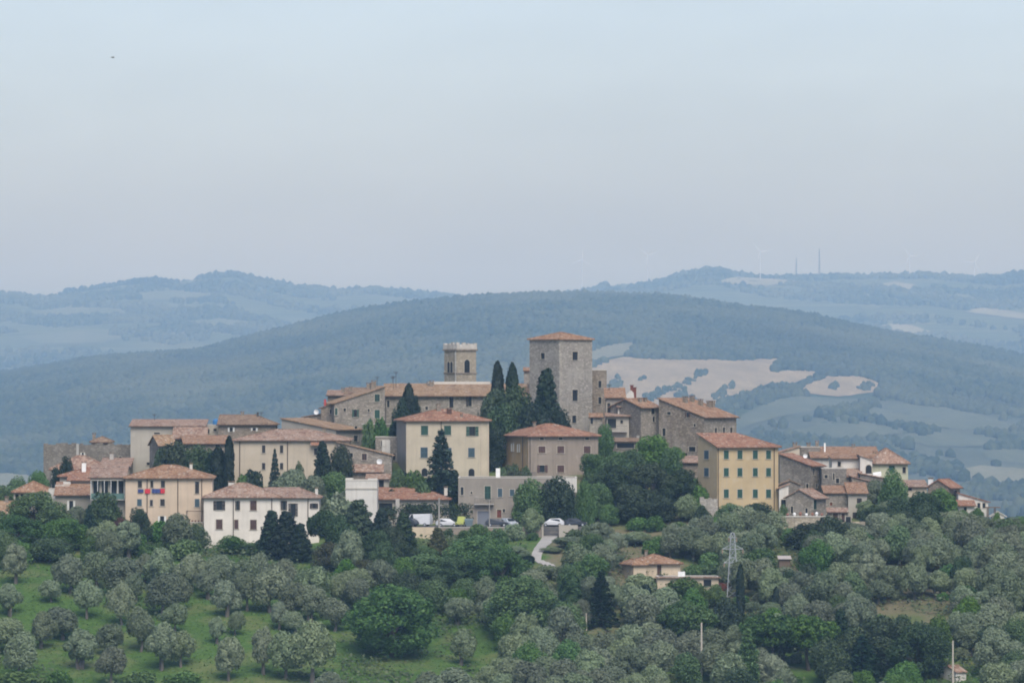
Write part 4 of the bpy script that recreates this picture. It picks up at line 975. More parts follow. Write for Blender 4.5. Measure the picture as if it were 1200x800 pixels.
h = House('white_shed', 'little white shed wedged between yellow building and pink-roofed stone cottage', 'shed', 1016, 913, 913, 924, 572, 600, depth=4, roof='sr', rise_px=4, wall=OFFW, tile=TP, found=5, wins=[(918, 590, 5, 10, 'n')])
h = House('dark_stone_hut', 'dark stone hut behind the little white shed', 'hut', 1024, 913, 913, 938, 568, 600, depth=4, roof='gy', rise_px=5, wall=STONED, tile=TB, found=5)
h = House('cream_arcade_house', 'cream house with arched openings and short red roof right of the big roadside tree', 'house', 1036, 1062, 1062, 1086, 570, 605, depth=8, roof='sb', rise_px=6, wall=PALEY, tile=TP, found=6, wins=[(1077, 578, 3, 6, 'a'), (1082, 578, 3, 6, 'a'), (1066, 573, 5, 3, 'd')])
h = House('brown_gable_house', 'brown stone house with red roof and white chimney on the right-hand slope', 'house', 1034, 1087, 1112, 1125, 570.5, 605, th=62, depth=None, roof='gx', rise_px=8, wall=STONEB, tile=TR, found=6, wins=[(1120, 576, 4, 4, 'n'), (1104, 578, 3, 4, 'd')]); h.chimney(1089, .9, 1.0, .7, WHITEP)
h = House('red_stepped_house', 'low house with long red roof falling right and a small pergola at the town edge', 'house', 1030, 1123, 1123, 1158, 588, 612, depth=7, roof='sl', rise_px=10, wall=OFFW, tile=TR, found=6, wins=[(1147, 592, 3, 6, 'd'), (1153, 592, 3, 6, 'd')])
h = House('red_lower_cottage', 'tiny white cottage with red lean-to roof in front of the last red-roofed house', 'cottage', 1026, 1124, 1124, 1142, 592, 612, depth=4, roof='sb', rise_px=5, wall=OFFW, tile=TR, found=6, wins=[(1131, 596, 3, 4, 'd')])
o = tag(empty('wooden_pergola', (xat(1158, 1026), 1026, zat(612, 1026))), 'dark wooden pergola standing at the right end of the town', 'pergola')
for x in (0, 1.3):
    for y in (0, 2.5): MB().tube((x, y, -1), (x, y, 2.65), .08).obj('post', WOODM, o)
for i in range(6): MB().box(-.4, 2.2, -.4 + i * .6, -.28 + i * .6, 2.652, 2.8).obj('rafter', WOODM, o)
h = House('white_end_hut', 'tiny white hut and wall among bushes at the right end of the town', 'hut', 1028, 1163, 1163, 1177, 604, 620, depth=3, roof='gy', rise_px=4, wall=OFFW, tile=OFFW, found=6)

# lower slope
h = House('farmhouse', 'low cream farmhouse with tiled hip roof alone on the slope below town', 'farmhouse', 968, 741, 741.5, 797, 659.5, 676, th=4, depth=9, roof='hip', rise_px=8.5, wall=FARMW, tile=TO, found=8, over=.5, wins=[(772.5, 668, 4.5, 16, 'D')])
h.chimney(757, .6, .8, .5)
h2 = House('farmhouse_wing', 'small tiled wing on the left of the low cream farmhouse', 'house', 965, 731, 741, 757, 661, 678, th=20, depth=5, roof='hip', rise_px=4.5, wall=FARMW, tile=TO, found=8, over=.3, pipes=[741.5])
h = House('farm_terrace', 'stone terrace with flat slab roof under and right of the farmhouse', 'terrace', 961, 770, 770, 842, 676, 700, depth=6, roof='flat', wall=FARMW, found=8, parapet=.05, wins=[(829, 683, 9, 8, 'n')])
m = MB(); m.box(-.3, h.W + .4, -.5, -.06, h.H - .1, h.H + .1); m.obj('slab_edge', TP, h.o)
MB().box(h.W + .05, h.W + 1.5, 1, 4, -1, h.H - 1.0).obj('brick_lean_to', DOORR, h.o)
for x in (h.at(797, 680)[1], h.at(801, 680)[1]): MB().box(x - .3, x + .3, 1.5, 2.1, h.H, h.H + .9).obj('garden_bench', WHITEP, h.o)
h = House('tin_hut', 'small dark hut with pale tin roof alone among the olives below the pale wall', 'hut', 978, 913, 913, 926, 654.5, 664, depth=3, roof='sb', rise_px=2.5, wall=WOODM, tile=TIN, over=.35, found=3, t=.08, gut=False)
h = House('white_chapel', 'small white building with tiled gable roof at the bottom right', 'house', 903, 1108, 1120, 1132, 787, 812, th=30, depth=4.5, roof='gx', rise_px=6, wall=OFFW, tile=TP, over=.25, gut=False, found=5, wins=[(1116, 796, 3, 4, 'n')])

# ------------------------------------------------------------------ walls, gate, track, street
h = House('pale_retaining_wall', 'tall pale stone retaining wall under the pink-roofed stone cottage', 'retaining wall', 1002, 915, 915, 975, 605.5, 632, depth=1.2, roof=None, wall=STONEW, found=5)
m = MB(); MB().box(-.1, h.W + .1, -.1, 1.3, h.H, h.H + .18).obj('coping', CAPST, h.o)
h = House('low_garden_wall', 'lower pale garden wall with dark gateway right of the tall pale wall', 'garden wall', 1004, 975, 975, 1014, 611, 628, depth=.8, roof=None, wall=STONEW, found=5, wins=[(994, 610, 6, 10, 'n')])
for i, (px, py) in enumerate(((923, 604), (931, 604), (938, 603.5), (945, 604), (952, 603.5), (957, 604), (963, 604))):
    hh = .5 + .12 * (i % 3); o = MB().tube((0, 0, 0), (0, 0, hh * .55), .16, .24, 8).tube((0, 0, hh * .5), (0, 0, hh), .34, .1, 7).obj('potted_plant', WHITEP if i % 2 else m_flat('pot_%d' % i, (.25, .12, .08)), None, (xat(px, 1002.5), 1002.5, zat(605.5, 1002) + .18)) 
    tag(o, ('white' if i % 2 else 'terracotta') + ' planted pot on the tall pale retaining wall, ' + ('leftmost', 'second from left', 'third from left', 'middle one', 'third from right', 'second from right', 'rightmost')[i] + ' of the row', 'flower pot', 'pots along the top of the pale wall')
h = House('road_retaining_wall', 'long brownish retaining wall below the parked cars', 'retaining wall', 999, 514.5, 514.5, 634, 618, 628, depth=.5, roof=None, wall=BROWN, found=3)
MB().box(-.05, h.W + .05, -.08, .55, h.H, h.H + .1).obj('coping', CAPST, h.o)
h = House('track_side_wall', 'short pale wall right of the iron gate above the white track', 'wall', 999, 657, 657, 677, 615, 627, depth=.5, roof=None, wall=GREYL, found=3)
h = House('car_park_wall', 'low cream wall on the left of the car park, half hidden by conifers', 'wall', 998.6, 425, 425, 514, 617.5, 628, depth=.5, roof=None, wall=FARMW, found=3)
h = House('hedge_side_wall', 'low cream wall between white wing and white terrace building', 'wall', 1004, 380, 380, 410, 598, 612, depth=.5, roof=None, wall=FARMW, found=5)
h = House('mid_slope_wall', 'grey stone field wall left of the dark cedar below the track', 'field wall', 972, 655, 655, 735, 673, 690, depth=.8, roof=None, wall=STONE, found=6)
h = House('lower_field_wall', 'dusty terrace wall behind the dark cedar', 'field wall', 962, 700, 700, 740, 686, 700, depth=.8, roof=None, wall=GREY, found=6)
h = House('rubble_buttress', 'broken stone buttress at the left foot of the yellow building', 'wall', 1008, 820, 820, 841, 585, 605, depth=5, roof='ruin', wall=STONEL, found=6)
o = tag(empty('iron_gate', (xat(637, 999), 999, zat(627, 999))), 'arched iron gate between two pillars at the top of the white track', 'gate'); k = 1 / ppm(999)
gw = 18 * k
for x in (-.35, gw): MB().box(x, x + .35, -.05, .3, -1, 2.0).obj('pillar', GREYL, o)
m = MB()
for i in range(15):
    x = .03 + (gw - .1) * i / 14; m.box(x, x + .05, .1, .14, .1, 1.05 + .55 * math.sin(math.pi * (i + .5) / 15))
m.box(0, gw, .09, .15, .15, .25); m.box(0, gw, .09, .15, .8, .9); m.obj('bars', IRON, o)
def drape(name, poly, mat, lift, step=3):
    xs = [p[0] for p in poly]; ys = [p[1] for p in poly]; out = []
    for i, p in enumerate(poly):
        q = poly[(i + 1) % len(poly)]; n = max(1, int(math.dist(p, q) / 3))
        for j in range(n): out.append(Vector((p[0] + (q[0] - p[0]) * j / n, p[1] + (q[1] - p[1]) * j / n)))
    W_ = []
    for p in out:
        g = hit(p.x, p.y) or (xat(p.x, 1010), 1010); W_.append(Vector(g))
    inn = []; mnx, mxx = min(p.x for p in W_), max(p.x for p in W_); mny, mxy = min(p.y for p in W_), max(p.y for p in W_)
    for gx in np.arange(mnx, mxx, 1.5):
        for gy in np.arange(mny, mxy, 1.5):
            if inpoly([gx], [gy], [(p.x, p.y) for p in W_])[0]: inn.append(Vector((gx + .013, gy + .017)))
    r = delaunay_2d_cdt(W_ + inn, [], [list(range(len(W_)))], 1, .01)
    return tag(link(name, mesh_pd(name, [(p.x, p.y, tz(p.x, p.y) + lift) for p in r[0]], r[2]), mat), kind='structure')
drape('track', [(637, 627), (655, 627), (650, 634), (641, 641), (635, 650), (634, 657), (646, 661), (653, 667), (650, 669), (640, 664), (628, 660), (622, 652), (626, 643), (633, 634)], m_plaster('gravel', (.36, .345, .315), amount=.2), .12)
def street():
    P = [(xat(427, 1001), 1000.6), (xat(690, 1001), 1000.6), (xat(690, 1001), 1014), (xat(425, 1001), 1014)]
    z = zat(617.5, 1000)
    m = MB().box(P[0][0], P[1][0], 1000.6, 1013, z - 4, z); return tag(m.obj('street', m_plaster('asphalt', (.13, .125, .12), amount=.2)), kind='structure'), z
_, ZS = street()

# ------------------------------------------------------------------ cars
def car_mesh(L_, W_, prof, cab):
    """body = side profile lofted across with tumblehome; prof [(x,z)], cab = (i0, i1) roof points pulled in"""
    v = []; n = len(prof)
    for sgn in (-1, 1):
        for i, (x, z) in enumerate(prof):
            inset = .16 if cab[0] <= i <= cab[1] else 0.0
            v.append((x, sgn * (W_ / 2 - inset), z))
    f = [tuple(range(n)), tuple(range(n, 2 * n))[::-1]] + [(i, n + i, n + (i + 1) % n, (i + 1) % n) for i in range(n)]
    return v, f
def vehicle(kind, label, px, D, paint, rz, group=None):
    o = tag(empty({'van': 'white_van', 'car': 'parked_car', 'mini': 'small_truck'}[kind], (xat(px, D), D, ZS), rz), label, {'van': 'van', 'car': 'car', 'mini': 'truck'}[kind], group)
    if kind == 'van': L_, W_, prof, cab = 4.9, 1.9, [(-2.4, .35), (2.4, .35), (2.45, .95), (1.75, 1.15), (1.15, 2.15), (-2.35, 2.25), (-2.45, 1.2)], (4, 5)
    elif kind == 'mini': L_, W_, prof, cab = 3.2, 1.5, [(-1.6, .4), (1.6, .4), (1.65, .95), (1.4, 1.2), (1.15, 1.75), (.3, 1.8), (.25, .85), (-1.6, .85)], (4, 5)
    else: L_, W_, prof, cab = 4.1, 1.72, [(-2.0, .3), (2.0, .3), (2.05, .7), (1.15, .9), (.45, 1.42), (-1.2, 1.46), (-1.9, .95), (-2.05, .6)], (4, 5)
    me = mesh_pd('body', *car_mesh(L_, W_, prof, cab)); bm = bmesh.new(); bm.from_mesh(me); bmesh.ops.recalc_face_normals(bm, faces=bm.faces); bmesh.ops.bevel(bm, geom=[e for e in bm.edges], offset=.06, segments=2, affect='EDGES'); bm.to_mesh(me); bm.free()
    link('body', me, paint, o)
    zt = max(p[1] for p in prof); x0, x1 = {'van': (.55, 1.45), 'mini': (.45, 1.2), 'car': (-1.35, .75)}[kind]; zb = {'van': 1.3, 'mini': 1.1, 'car': .93}[kind]
    for s in (-1, 1):
        m = MB(); y = s * (W_ / 2 - .02); y2 = s * (W_ / 2 - .13); t = zt - .12
        m.poly([(x0, y, zb), (x1, y, zb), (x1 - .45, y2, t), (x0 + .2, y2, t)], [(0, 1, 2, 3)]); m.poly([(x0, y - s * .05, zb), (x1, y - s * .05, zb), (x1 - .45, y2 - s * .05, t), (x0 + .2, y2 - s * .05, t)], [(3, 2, 1, 0)]); m.obj('side_window', GLASS, o)
    a, b = {'van': ((1.74, 1.19), (1.2, 2.08)), 'mini': ((1.4, 1.24), (1.17, 1.7)), 'car': ((1.1, .95), (.5, 1.39))}[kind]
    MB().poly([(a[0] + .05, -W_ / 2 + .2, a[1] + .03), (a[0] + .05, W_ / 2 - .2, a[1] + .03), (b[0] + .05, W_ / 2 - .25, b[1] + .03), (b[0] + .05, -W_ / 2 + .25, b[1] + .03)], [(0, 1, 2, 3)]).obj('windscreen', GLASS, o)
    for s in (-1, 1):
        MB().box(prof[2][0] - .03, prof[2][0] + .03, s * W_ * .36 - .14, s * W_ * .36 + .14, .58, .72).obj('headlight', m_flat('lamp_glass', (.7, .7, .68), .2) if 'lamp_glass' not in bpy.data.materials else bpy.data.materials['lamp_glass'], o)
        for x in (-L_ * .3, L_ * .3):
            wh = MB().tube((x, s * (W_ / 2 - .2), .31), (x, s * (W_ / 2 + .01), .31), .31, n=12).obj('wheel', m_flat('tyre', (.02, .02, .02)) if 'tyre' not in bpy.data.materials else bpy.data.materials['tyre'], o)
            MB().tube((x, s * (W_ / 2), .31), (x, s * (W_ / 2 + .025), .31), .19, n=10).obj('rim', METAL, wh)
    return o
P_W = m_flat('white_car_paint', (.55, .56, .57), .3, .03); P_D = m_flat('dark_car_paint', (.045, .05, .06), .25, .03); P_S = m_flat('silver_car_paint', (.42, .45, .48), .3, .03); P_Y = m_flat('yellow_green_paint', (.40, .43, .13), .4, .03)
GC = 'cars parked on the street'
vehicle('van', 'white van parked behind the wooden pole', 490, 1006, P_W, R(165)); vehicle('car', 'dark blue car parked left of the white van, half hidden by conifers', 477, 1005, P_D, R(150), GC)
vehicle('car', 'white car parked just right of the wooden pole', 524, 1004, P_W, R(4), GC); vehicle('mini', 'small yellow-green truck beside the grey bin', 540, 1004.5, P_Y, R(80))
vehicle('car', 'dark grey car parked in front of the garage house', 582, 1004, P_D, R(5), GC); vehicle('car', 'silver car nose on beside the dark grey car', 596, 1005, P_S, R(-60), GC)
vehicle('car', 'white car behind the iron gate', 648, 1005, P_W, R(175), GC); vehicle('car', 'black car in tree shade right of the gate', 673, 1006, P_D, R(20), GC)
o = tag(empty('rubbish_bin', (xat(549.5, 1004), 1004, ZS)), 'grey wheeled rubbish bin beside the yellow-green truck', 'bin')
MB().poly([(-.6, -.4, .15), (.6, -.4, .15), (.6, .4, .15), (-.6, .4, .15), (-.75, -.5, 1.15), (.75, -.5, 1.15), (.75, .5, 1.15), (-.75, .5, 1.15)], [(0, 3, 2, 1), (4, 5, 6, 7), (0, 1, 5, 4), (1, 2, 6, 5), (2, 3, 7, 6), (3, 0, 4, 7)]).obj('body', m_flat('bin_grey', (.12, .16, .17)), o)
m = MB()
for i in range(7):
    a, b = math.pi * i / 7, math.pi * (i + 1) / 7; m.poly([(-.78, -.52 * math.cos(a), 1.16 + .28 * math.sin(a)), (.78, -.52 * math.cos(a), 1.16 + .28 * math.sin(a)), (.78, -.52 * math.cos(b), 1.16 + .28 * math.sin(b)), (-.78, -.52 * math.cos(b), 1.16 + .28 * math.sin(b))], [(0, 1, 2, 3)])
m.obj('lid', bpy.data.materials['bin_grey'], o)
for x in (-.5, .5): MB().tube((x - .05, -.35, .12), (x + .05, -.35, .12), .12, n=8).obj('wheel', IRON, o)

# washing below the peach house windows
for px, py, wd, hh, mt, lb in ((165, 575, 1.0, .55, m_flat('blue_cloth', (.05, .07, .20)), 'small dark blue washing hung at the left window of the peach house'), (173, 575.3, .95, .75, m_flat('red_cloth', (.55, .04, .06)), 'red cloth hung between the two left windows of the peach house'),
                               (183, 575, 1.5, .7, bpy.data.materials['blue_cloth'], 'wide dark blue washing hung under the middle windows of the peach house'), (190.3, 575, .9, .75, bpy.data.materials['red_cloth'], 'red cloth hung under the right window of the peach house')):
    sd, a, z = PE.at(px, py); m = MB(); n = 8
    pts = [(-wd / 2 + wd * i / n, .06 * math.sin(i * 2.1), zz) for zz in (hh / 2, -hh / 2) for i in range(n + 1)]
    m.poly(pts, [(i, i + 1, n + 2 + i, n + 1 + i) for i in range(n)]); m.tube((-wd / 2 - .1, .05, hh / 2 + .02), (wd / 2 + .1, .05, hh / 2 + .02), .02, n=4)
    o = m.obj('hanging_cloth', mt); ct, st = math.cos(PE.th), math.sin(PE.th); o.location = (PE.C[0] + a * ct + .25 * st, PE.C[1] + a * st - .25 * ct, PE.zb + z); o.rotation_euler = (0, 0, PE.th)
    tag(o, lb, 'washing', 'washing on the peach house')

# ------------------------------------------------------------------ pylon, poles, cables
def pylon(px, top, D, base):
    z0 = zat(base, D); H = (base - top) / ppm(D); o = tag(empty('lattice_pylon', (xat(px, D), D, z0)), 'grey steel lattice pylon standing on the slope below the yellow building', 'pylon')
    k = 1 / ppm(D); bw, tw = 1.0, .3
    def cn(t, i): w_ = bw + (tw - bw) * t; return Vector(((-1, 1, 1, -1)[i] * w_, (-1, -1, 1, 1)[i] * w_, H * t))
    for i in range(4): MB().tube(cn(0, i) - Vector((0, 0, 1)), cn(1, i), .075, .06, 4).obj('leg', METAL, o)
    m = MB(); n = 8
    for j in range(n):
        for i in range(4):
            a, b = j / n, (j + 1) / n; i2 = (i + 1) % 4
            m.tube(cn(a, i), cn(b, i2), .028, n=4); m.tube(cn(a, i2), cn(b, i), .028, n=4); m.tube(cn(b, i), cn(b, i2), .028, n=4)
    m.obj('lattice', METAL, o)
    for zz, hw in ((H - .8, 4.5 * k), (H - 19 * k, 12 * k), (H - 35 * k, 10 * k)):
        a = MB(); a.tube((-hw, 0, zz), (hw, 0, zz), .07, n=4); a.tube((-hw, 0, zz), (0, .35, zz + .9), .05, n=4); a.tube((hw, 0, zz), (0, -.35, zz + .9), .05, n=4); a.tube((-hw, 0, zz), (0, -.5, zz), .05, n=4); a.tube((hw, 0, zz), (0, .5, zz), .05, n=4); arm = a.obj('crossarm', METAL, o)
        for x in (-hw, hw): MB().tube((x, 0, zz), (x, 0, zz - .7), .06, .09, 6).obj('insulator', m_flat('insulator', (.3, .2, .15)) if 'insulator' not in bpy.data.materials else bpy.data.materials['insulator'], arm)
    return o
pylon(858.5, 624, 957, 700)
def pole(name, px, top, D, r, mat, label, cat='pole', stay=None, base=None):
    x = xat(px, D); zb = tz(x, D) if base is None else base; zt = zat(top, D); o = tag(empty(name, (x, D, zb)), label, cat)
    MB().tube((0, 0, -.6), (0, 0, zt - zb), r * 1.25, r * .8, 8).obj('shaft', mat, o)
    if stay: MB().tube((0, 0, zt - zb - 1.2), (stay, .5, .3), .05, n=4).obj('stay_wire', IRON, o)
    MB().box(-.35, .35, -.05, .05, zt - zb - .45, zt - zb - .35).obj('crossbar', IRON, o)
    return o
PW = m_flat('pale_concrete_pole', (.42, .38, .31)); PG = m_flat('grey_pole', (.30, .28, .25))
pole('utility_pole', 514.5, 583, 1001.2, .16, PG, 'grey utility pole with a slanting stay wire beside the white car', stay=3.4, base=ZS)
pole('concrete_pole', 822, 729, 905, .16, PW, 'tall pale concrete pole among trees at the bottom, left of the bright conifer')
pole('chapel_pole', 1116.5, 750, 899, .15, PW, 'pale concrete pole beside the small white building at the bottom right')
pole('wooden_pole', 687, 718, 935, .13, PW, 'short pale pole at the foot of the dark cedar')
pole('street_lamp_pole', 573.5, 585, 1003, .08, PG, 'thin lamp pole in front of the grey garage door', 'lamp post', base=ZS)
def cable(a, b, label, sag=1.0, r=.03):
    m = MB(); a, b = Vector(a), Vector(b); n = 16; c = (a + b) / 2
    pt = lambda t: a.lerp(b, t) - Vector((0, 0, 4 * sag * t * (1 - t)))
    for i in range(n): m.tube(pt(i / n) - c, pt((i + 1) / n) - c, r, n=4)
    o = m.obj('overhead_cable', IRON, None, c); tag(o, label, 'cable'); return o
cable((xat(-30, 985), 985, zat(612, 985)), (xat(118, 975), 975, zat(640, 975)), 'dark overhead cable crossing the large trees at the far left', .8)
cable((xat(514.5, 1001.2), 1001.2, zat(584, 1001.2)), (xat(687, 935), 935, zat(719, 935)), 'overhead cable running down from the utility pole to the cedar', 2.5, .022)
cable((xat(687, 935), 935, zat(719, 935)), (xat(822, 905), 905, zat(731, 905)), 'overhead cable between the two pale poles at the bottom', 1.5, .022)

# ------------------------------------------------------------------ far masts, turbines and farms, a bird
TURB = m_flat('weathered_white', (.50, .52, .55))
def turbine(px, hub, D, ang, label):
    x = xat(px, D); zb = float(zfar(x, D)); zh = zat(hub, D); o = tag(empty('wind_turbine', (x, D, zb)), label, 'wind turbine', 'wind turbines on the far ridge')
    MB().tube((0, 0, -5), (0, 0, zh - zb), 1.7, .9, 10).obj('mast', TURB, o); MB().box(-1.6, 1.6, -5, 5, zh - zb - 1.6, zh - zb + 1.8).obj('nacelle', TURB, o)
    r = 15 * D / F
    for i in range(3):
        a = R(ang + 120 * i); d = Vector((math.cos(a), 0, math.sin(a))); p = Vector((-math.sin(a), 0, math.cos(a))); c = Vector((0, -6.5, zh - zb)); m = MB()
        pts = [c + d * 1 + p * 1.0, c + d * 1 - p * 1.0, c + d * r * .3 - p * 1.5, c + d * r, c + d * r * .3 + p * .8]
        m.poly(pts + [q + Vector((0, .7, 0)) for q in pts], [(0, 1, 2, 3, 4), (9, 8, 7, 6, 5)] + [(i2, (i2 + 1) % 5, 5 + (i2 + 1) % 5, 5 + i2) for i2 in range(5)]).obj('blade', TURB, o)
    MB().tube((0, -7.3, zh - zb), (0, -5, zh - zb), .6, 1.6, 8).obj('hub', TURB, o)
turbine(682, 304, 16900, 205, 'faint white turbine above the dip, leftmost on the far ridge'); turbine(759, 299, 16700, 20, 'faint white turbine left of the highest right-hand summit')
turbine(891, 295, 16700, 10, 'faint white turbine right of the highest right-hand summit'); turbine(1066, 300, 16700, 5, 'faint white turbine near the wooded crest far right'); turbine(1142, 307, 16700, 60, 'faint white turbine nearest the right edge of the view')
def mast(px, top, D, label):
    x = xat(px, D); zb = float(zfar(x, D)); H = zat(top, D) - zb; o = tag(empty('radio_mast', (x, D, zb)), label, 'radio mast'); m = MB()
    for i in range(3): a = 2.1 * i; MB().tube((3 * math.cos(a), 3 * math.sin(a), -2), (.5 * math.cos(a), .5 * math.sin(a), H), .7, .5, 4).obj('leg', IRON, o)
    for j in range(8):
        t, u = j / 8, (j + 1) / 8; 
        for i in range(3): a, b = 2.1 * i, 2.1 * (i + 1); r0, r1 = 3 - 2.5 * t, 3 - 2.5 * u; m.tube((r0 * math.cos(a), r0 * math.sin(a), H * t), (r1 * math.cos(b), r1 * math.sin(b), H * u), .35, n=4)
    m.obj('lattice', IRON, o)
mast(933, 302, 16750, 'thin lattice mast on the far ridge, the shorter of the two'); mast(960, 291, 16750, 'tall lattice mast on the far ridge, the taller of the two')
def farm(px, py, wpx, fn, rng_, label, tall=1.0):
    g = surf(px, py, fn, *rng_)
    if not g: return
    x, D = g; w_ = wpx / F * D; d = w_ * .6; hh = w_ * .35 * tall; z = float(fn(x, D)); o = tag(empty('distant_farmhouse', (x, D, z)), label, 'farmhouse', 'white farmhouses on the distant hills')
    m = MB().box(-w_ / 2, w_ / 2, 0, d, -3, hh); m.obj('wall', OFFW, o)
    v, f = roof_top('gx', w_, d, hh, hh * .35, .5, .3); link('roof', mesh_pd('roof', *slab([(a - w_ / 2, b, c) for a, b, c in v], f, .3)), TP, o)
    for a in (-.25, .2): MB().box(w_ * a - .6, w_ * a + .6, -.08, -.01, hh * .4, hh * .75).obj('window', DARK, o)
MID = (zmid, (D0, D1)); FAR = (zfar, (E0, E1))
farm(1135, 463, 9, *MID, 'pale farmhouse among trees on the right of the nearer hill'); farm(990, 419, 5, *MID, 'white tower-like farmhouse above the right-hand tan field', 2.0); farm(854, 386, 4, *MID, 'lone white house in the forest above the tan fields', 1.6)
farm(957, 381, 4, *MID, 'white house near the forest skyline right of centre'); farm(1025, 371, 4, *FAR, 'bright white house on the far slope right of the forest hill'); farm(1180, 417, 4, *FAR, 'left white house of two near the right edge'); farm(1195, 419, 4, *FAR, 'right white house of two near the right edge')
def bird():
    D = 520; o = tag(empty('bird', (xat(132, D), D, zat(67.5, D)), R(35)), 'small dark bird gliding high at the upper left', 'bird')
    m = MB(); n = 8; pr = [(-.26, .01), (-.18, .035), (-.05, .055), (.08, .05), (.15, .04), (.2, .035), (.23, .012)]
    for (a, r0), (b, r1) in zip(pr, pr[1:]): m.tube((a, 0, 0), (b, 0, 0), r0, r1, n)
    dk = m_flat('dark_feathers', (.13, .13, .14)); o.scale = (.8, .8, .8); m.poly([(-.26, 0, 0), (-.40, -.06, 0), (-.36, 0, .01), (-.40, .06, 0)], [(0, 1, 2), (0, 2, 3)]); m.obj('body', dk, o)
    for s in (-1, 1): MB().poly([(.1, s * .03, .03), (-.06, s * .03, .03), (-.08, s * .22, .1), (-.17, s * .46, .05), (.03, s * .25, .115)], [(0, 1, 2, 4), (2, 3, 4)]).obj('wing', dk, o)
bird()
# ------------------------------------------------------------------ trees
LEAF = {
 'olive': m_leaf('olive_leaves', (.150, .192, .108), (.225, .272, .165), .3), 'broad': m_leaf('broad_leaves', (.054, .118, .034), (.128, .215, .070), .3),
 'oak': m_leaf('evergreen_oak_leaves', (.026, .052, .021), (.064, .100, .042)), 'cypress': m_leaf('cypress_foliage', (.009, .022, .012), (.028, .052, .026)),
 'bright': m_leaf('bright_leaves', (.055, .120, .024), (.115, .200, .048), .25), 'cedar': m_leaf('cedar_needles', (.015, .038, .023), (.046, .084, .052)),
 'rust': m_leaf('rusty_foliage', (.052, .060, .024), (.100, .100, .045)), 'red': m_leaf('red_leaves', (.062, .032, .030), (.135, .070, .060)), 'pine': m_leaf('pine_needles', (.030, .070, .016), (.090, .150, .040)),
}
BARK = m_flat('bark', (.085, .070, .055), .9, .3); BARKG = m_flat('grey_bark', (.14, .125, .105), .9, .3)
def leaf_mesh(name, c, nrm, ls, asp=1.5, up=0.0):
    n = len(c); nrm = nrm / np.maximum(np.linalg.norm(nrm, axis=1, keepdims=True), 1e-6)
    r = rng.normal(size=(n, 3)); r[:, 2] += up
    u = np.cross(nrm, r); u /= np.maximum(np.linalg.norm(u, axis=1, keepdims=True), 1e-6); v = np.cross(nrm, u)
    if up: u, v = v, u
    s = ls * rng.uniform(.65, 1.3, (n, 1)); a = u * s * asp * .5; b = v * s * .5; k = nrm * s * .16
    V = np.stack([c - a, c - b * 1.0 + k, c + a, c + b + k], 1).reshape(-1, 3)
    return mesh_np(name, V, np.arange(4 * n).reshape(-1, 4))
def unit(n, zmin=-1.0):
    z = rng.uniform(zmin, 1, n); a = rng.uniform(0, 2 * math.pi, n); r = np.sqrt(np.maximum(0, 1 - z * z)); return np.stack([r * np.cos(a), r * np.sin(a), z], 1)
def from_clumps(cl, n, ls, jit=.55, zs=1.0, inner=.22, zmin=-.75):
    cl = np.array(cl); w_ = cl[:, 3] ** 2; k = rng.choice(len(cl), n, p=w_ / w_.sum()); d = unit(n, zmin)
    rad = np.where(rng.random(n) < inner, rng.uniform(.2, .8, n), rng.uniform(.82, 1.08, n))
    c = cl[k, :3] + d * (cl[k, 3] * rad)[:, None] * np.array([1, 1, zs]); nr = d + rng.normal(size=(n, 3)) * jit
    return c, nr
def trunk(name, cl, h, r, n=6, stems=1):
    m = MB()
    for s in range(stems):
        a = random.uniform(0, 6.28); off = Vector((math.cos(a), math.sin(a), 0)) * (r * 1.2 if stems > 1 else 0); bend = Vector((random.uniform(-.06, .06), random.uniform(-.06, .06), 0))
        p0 = off; p1 = off * 1.6 + bend + Vector((0, 0, h * .5)); p2 = off * 2 + bend * .4 + Vector((0, 0, h))
        m.tube(p0 - Vector((0, 0, .06)), p1, r * 1.25, r * .9, 7); m.tube(p1, p2, r * .9, r * .62, 7)
        for i in random.sample(range(len(cl)), min(n, len(cl))):
            c = Vector(cl[i][:3]); st = p1.lerp(p2, random.uniform(.3, 1)); mid = st.lerp(c, .5) + Vector((0, 0, .03))
            m.tube(st, mid, r * .45, r * .28, 5); m.tube(mid, c, r * .28, r * .08, 5)
    return m.mesh(name)
def dome(nc, z0, z1, rr, cr, pw=1.0, lump=.12):
    out = []
    for i in range(nc):
        t = (i + .5) / nc; z = z0 + (z1 - z0) * t; e = math.sin(math.pi * min(1, max(0, .12 + .88 * t)) ** pw) ** .6
        a = i * 2.39996 + random.uniform(-.5, .5); d = rr * e * random.uniform(.5, 1.06)
        out.append((d * math.cos(a), d * math.sin(a), z + random.uniform(-.04, .04), cr * random.uniform(.62, 1.34)))
    return out
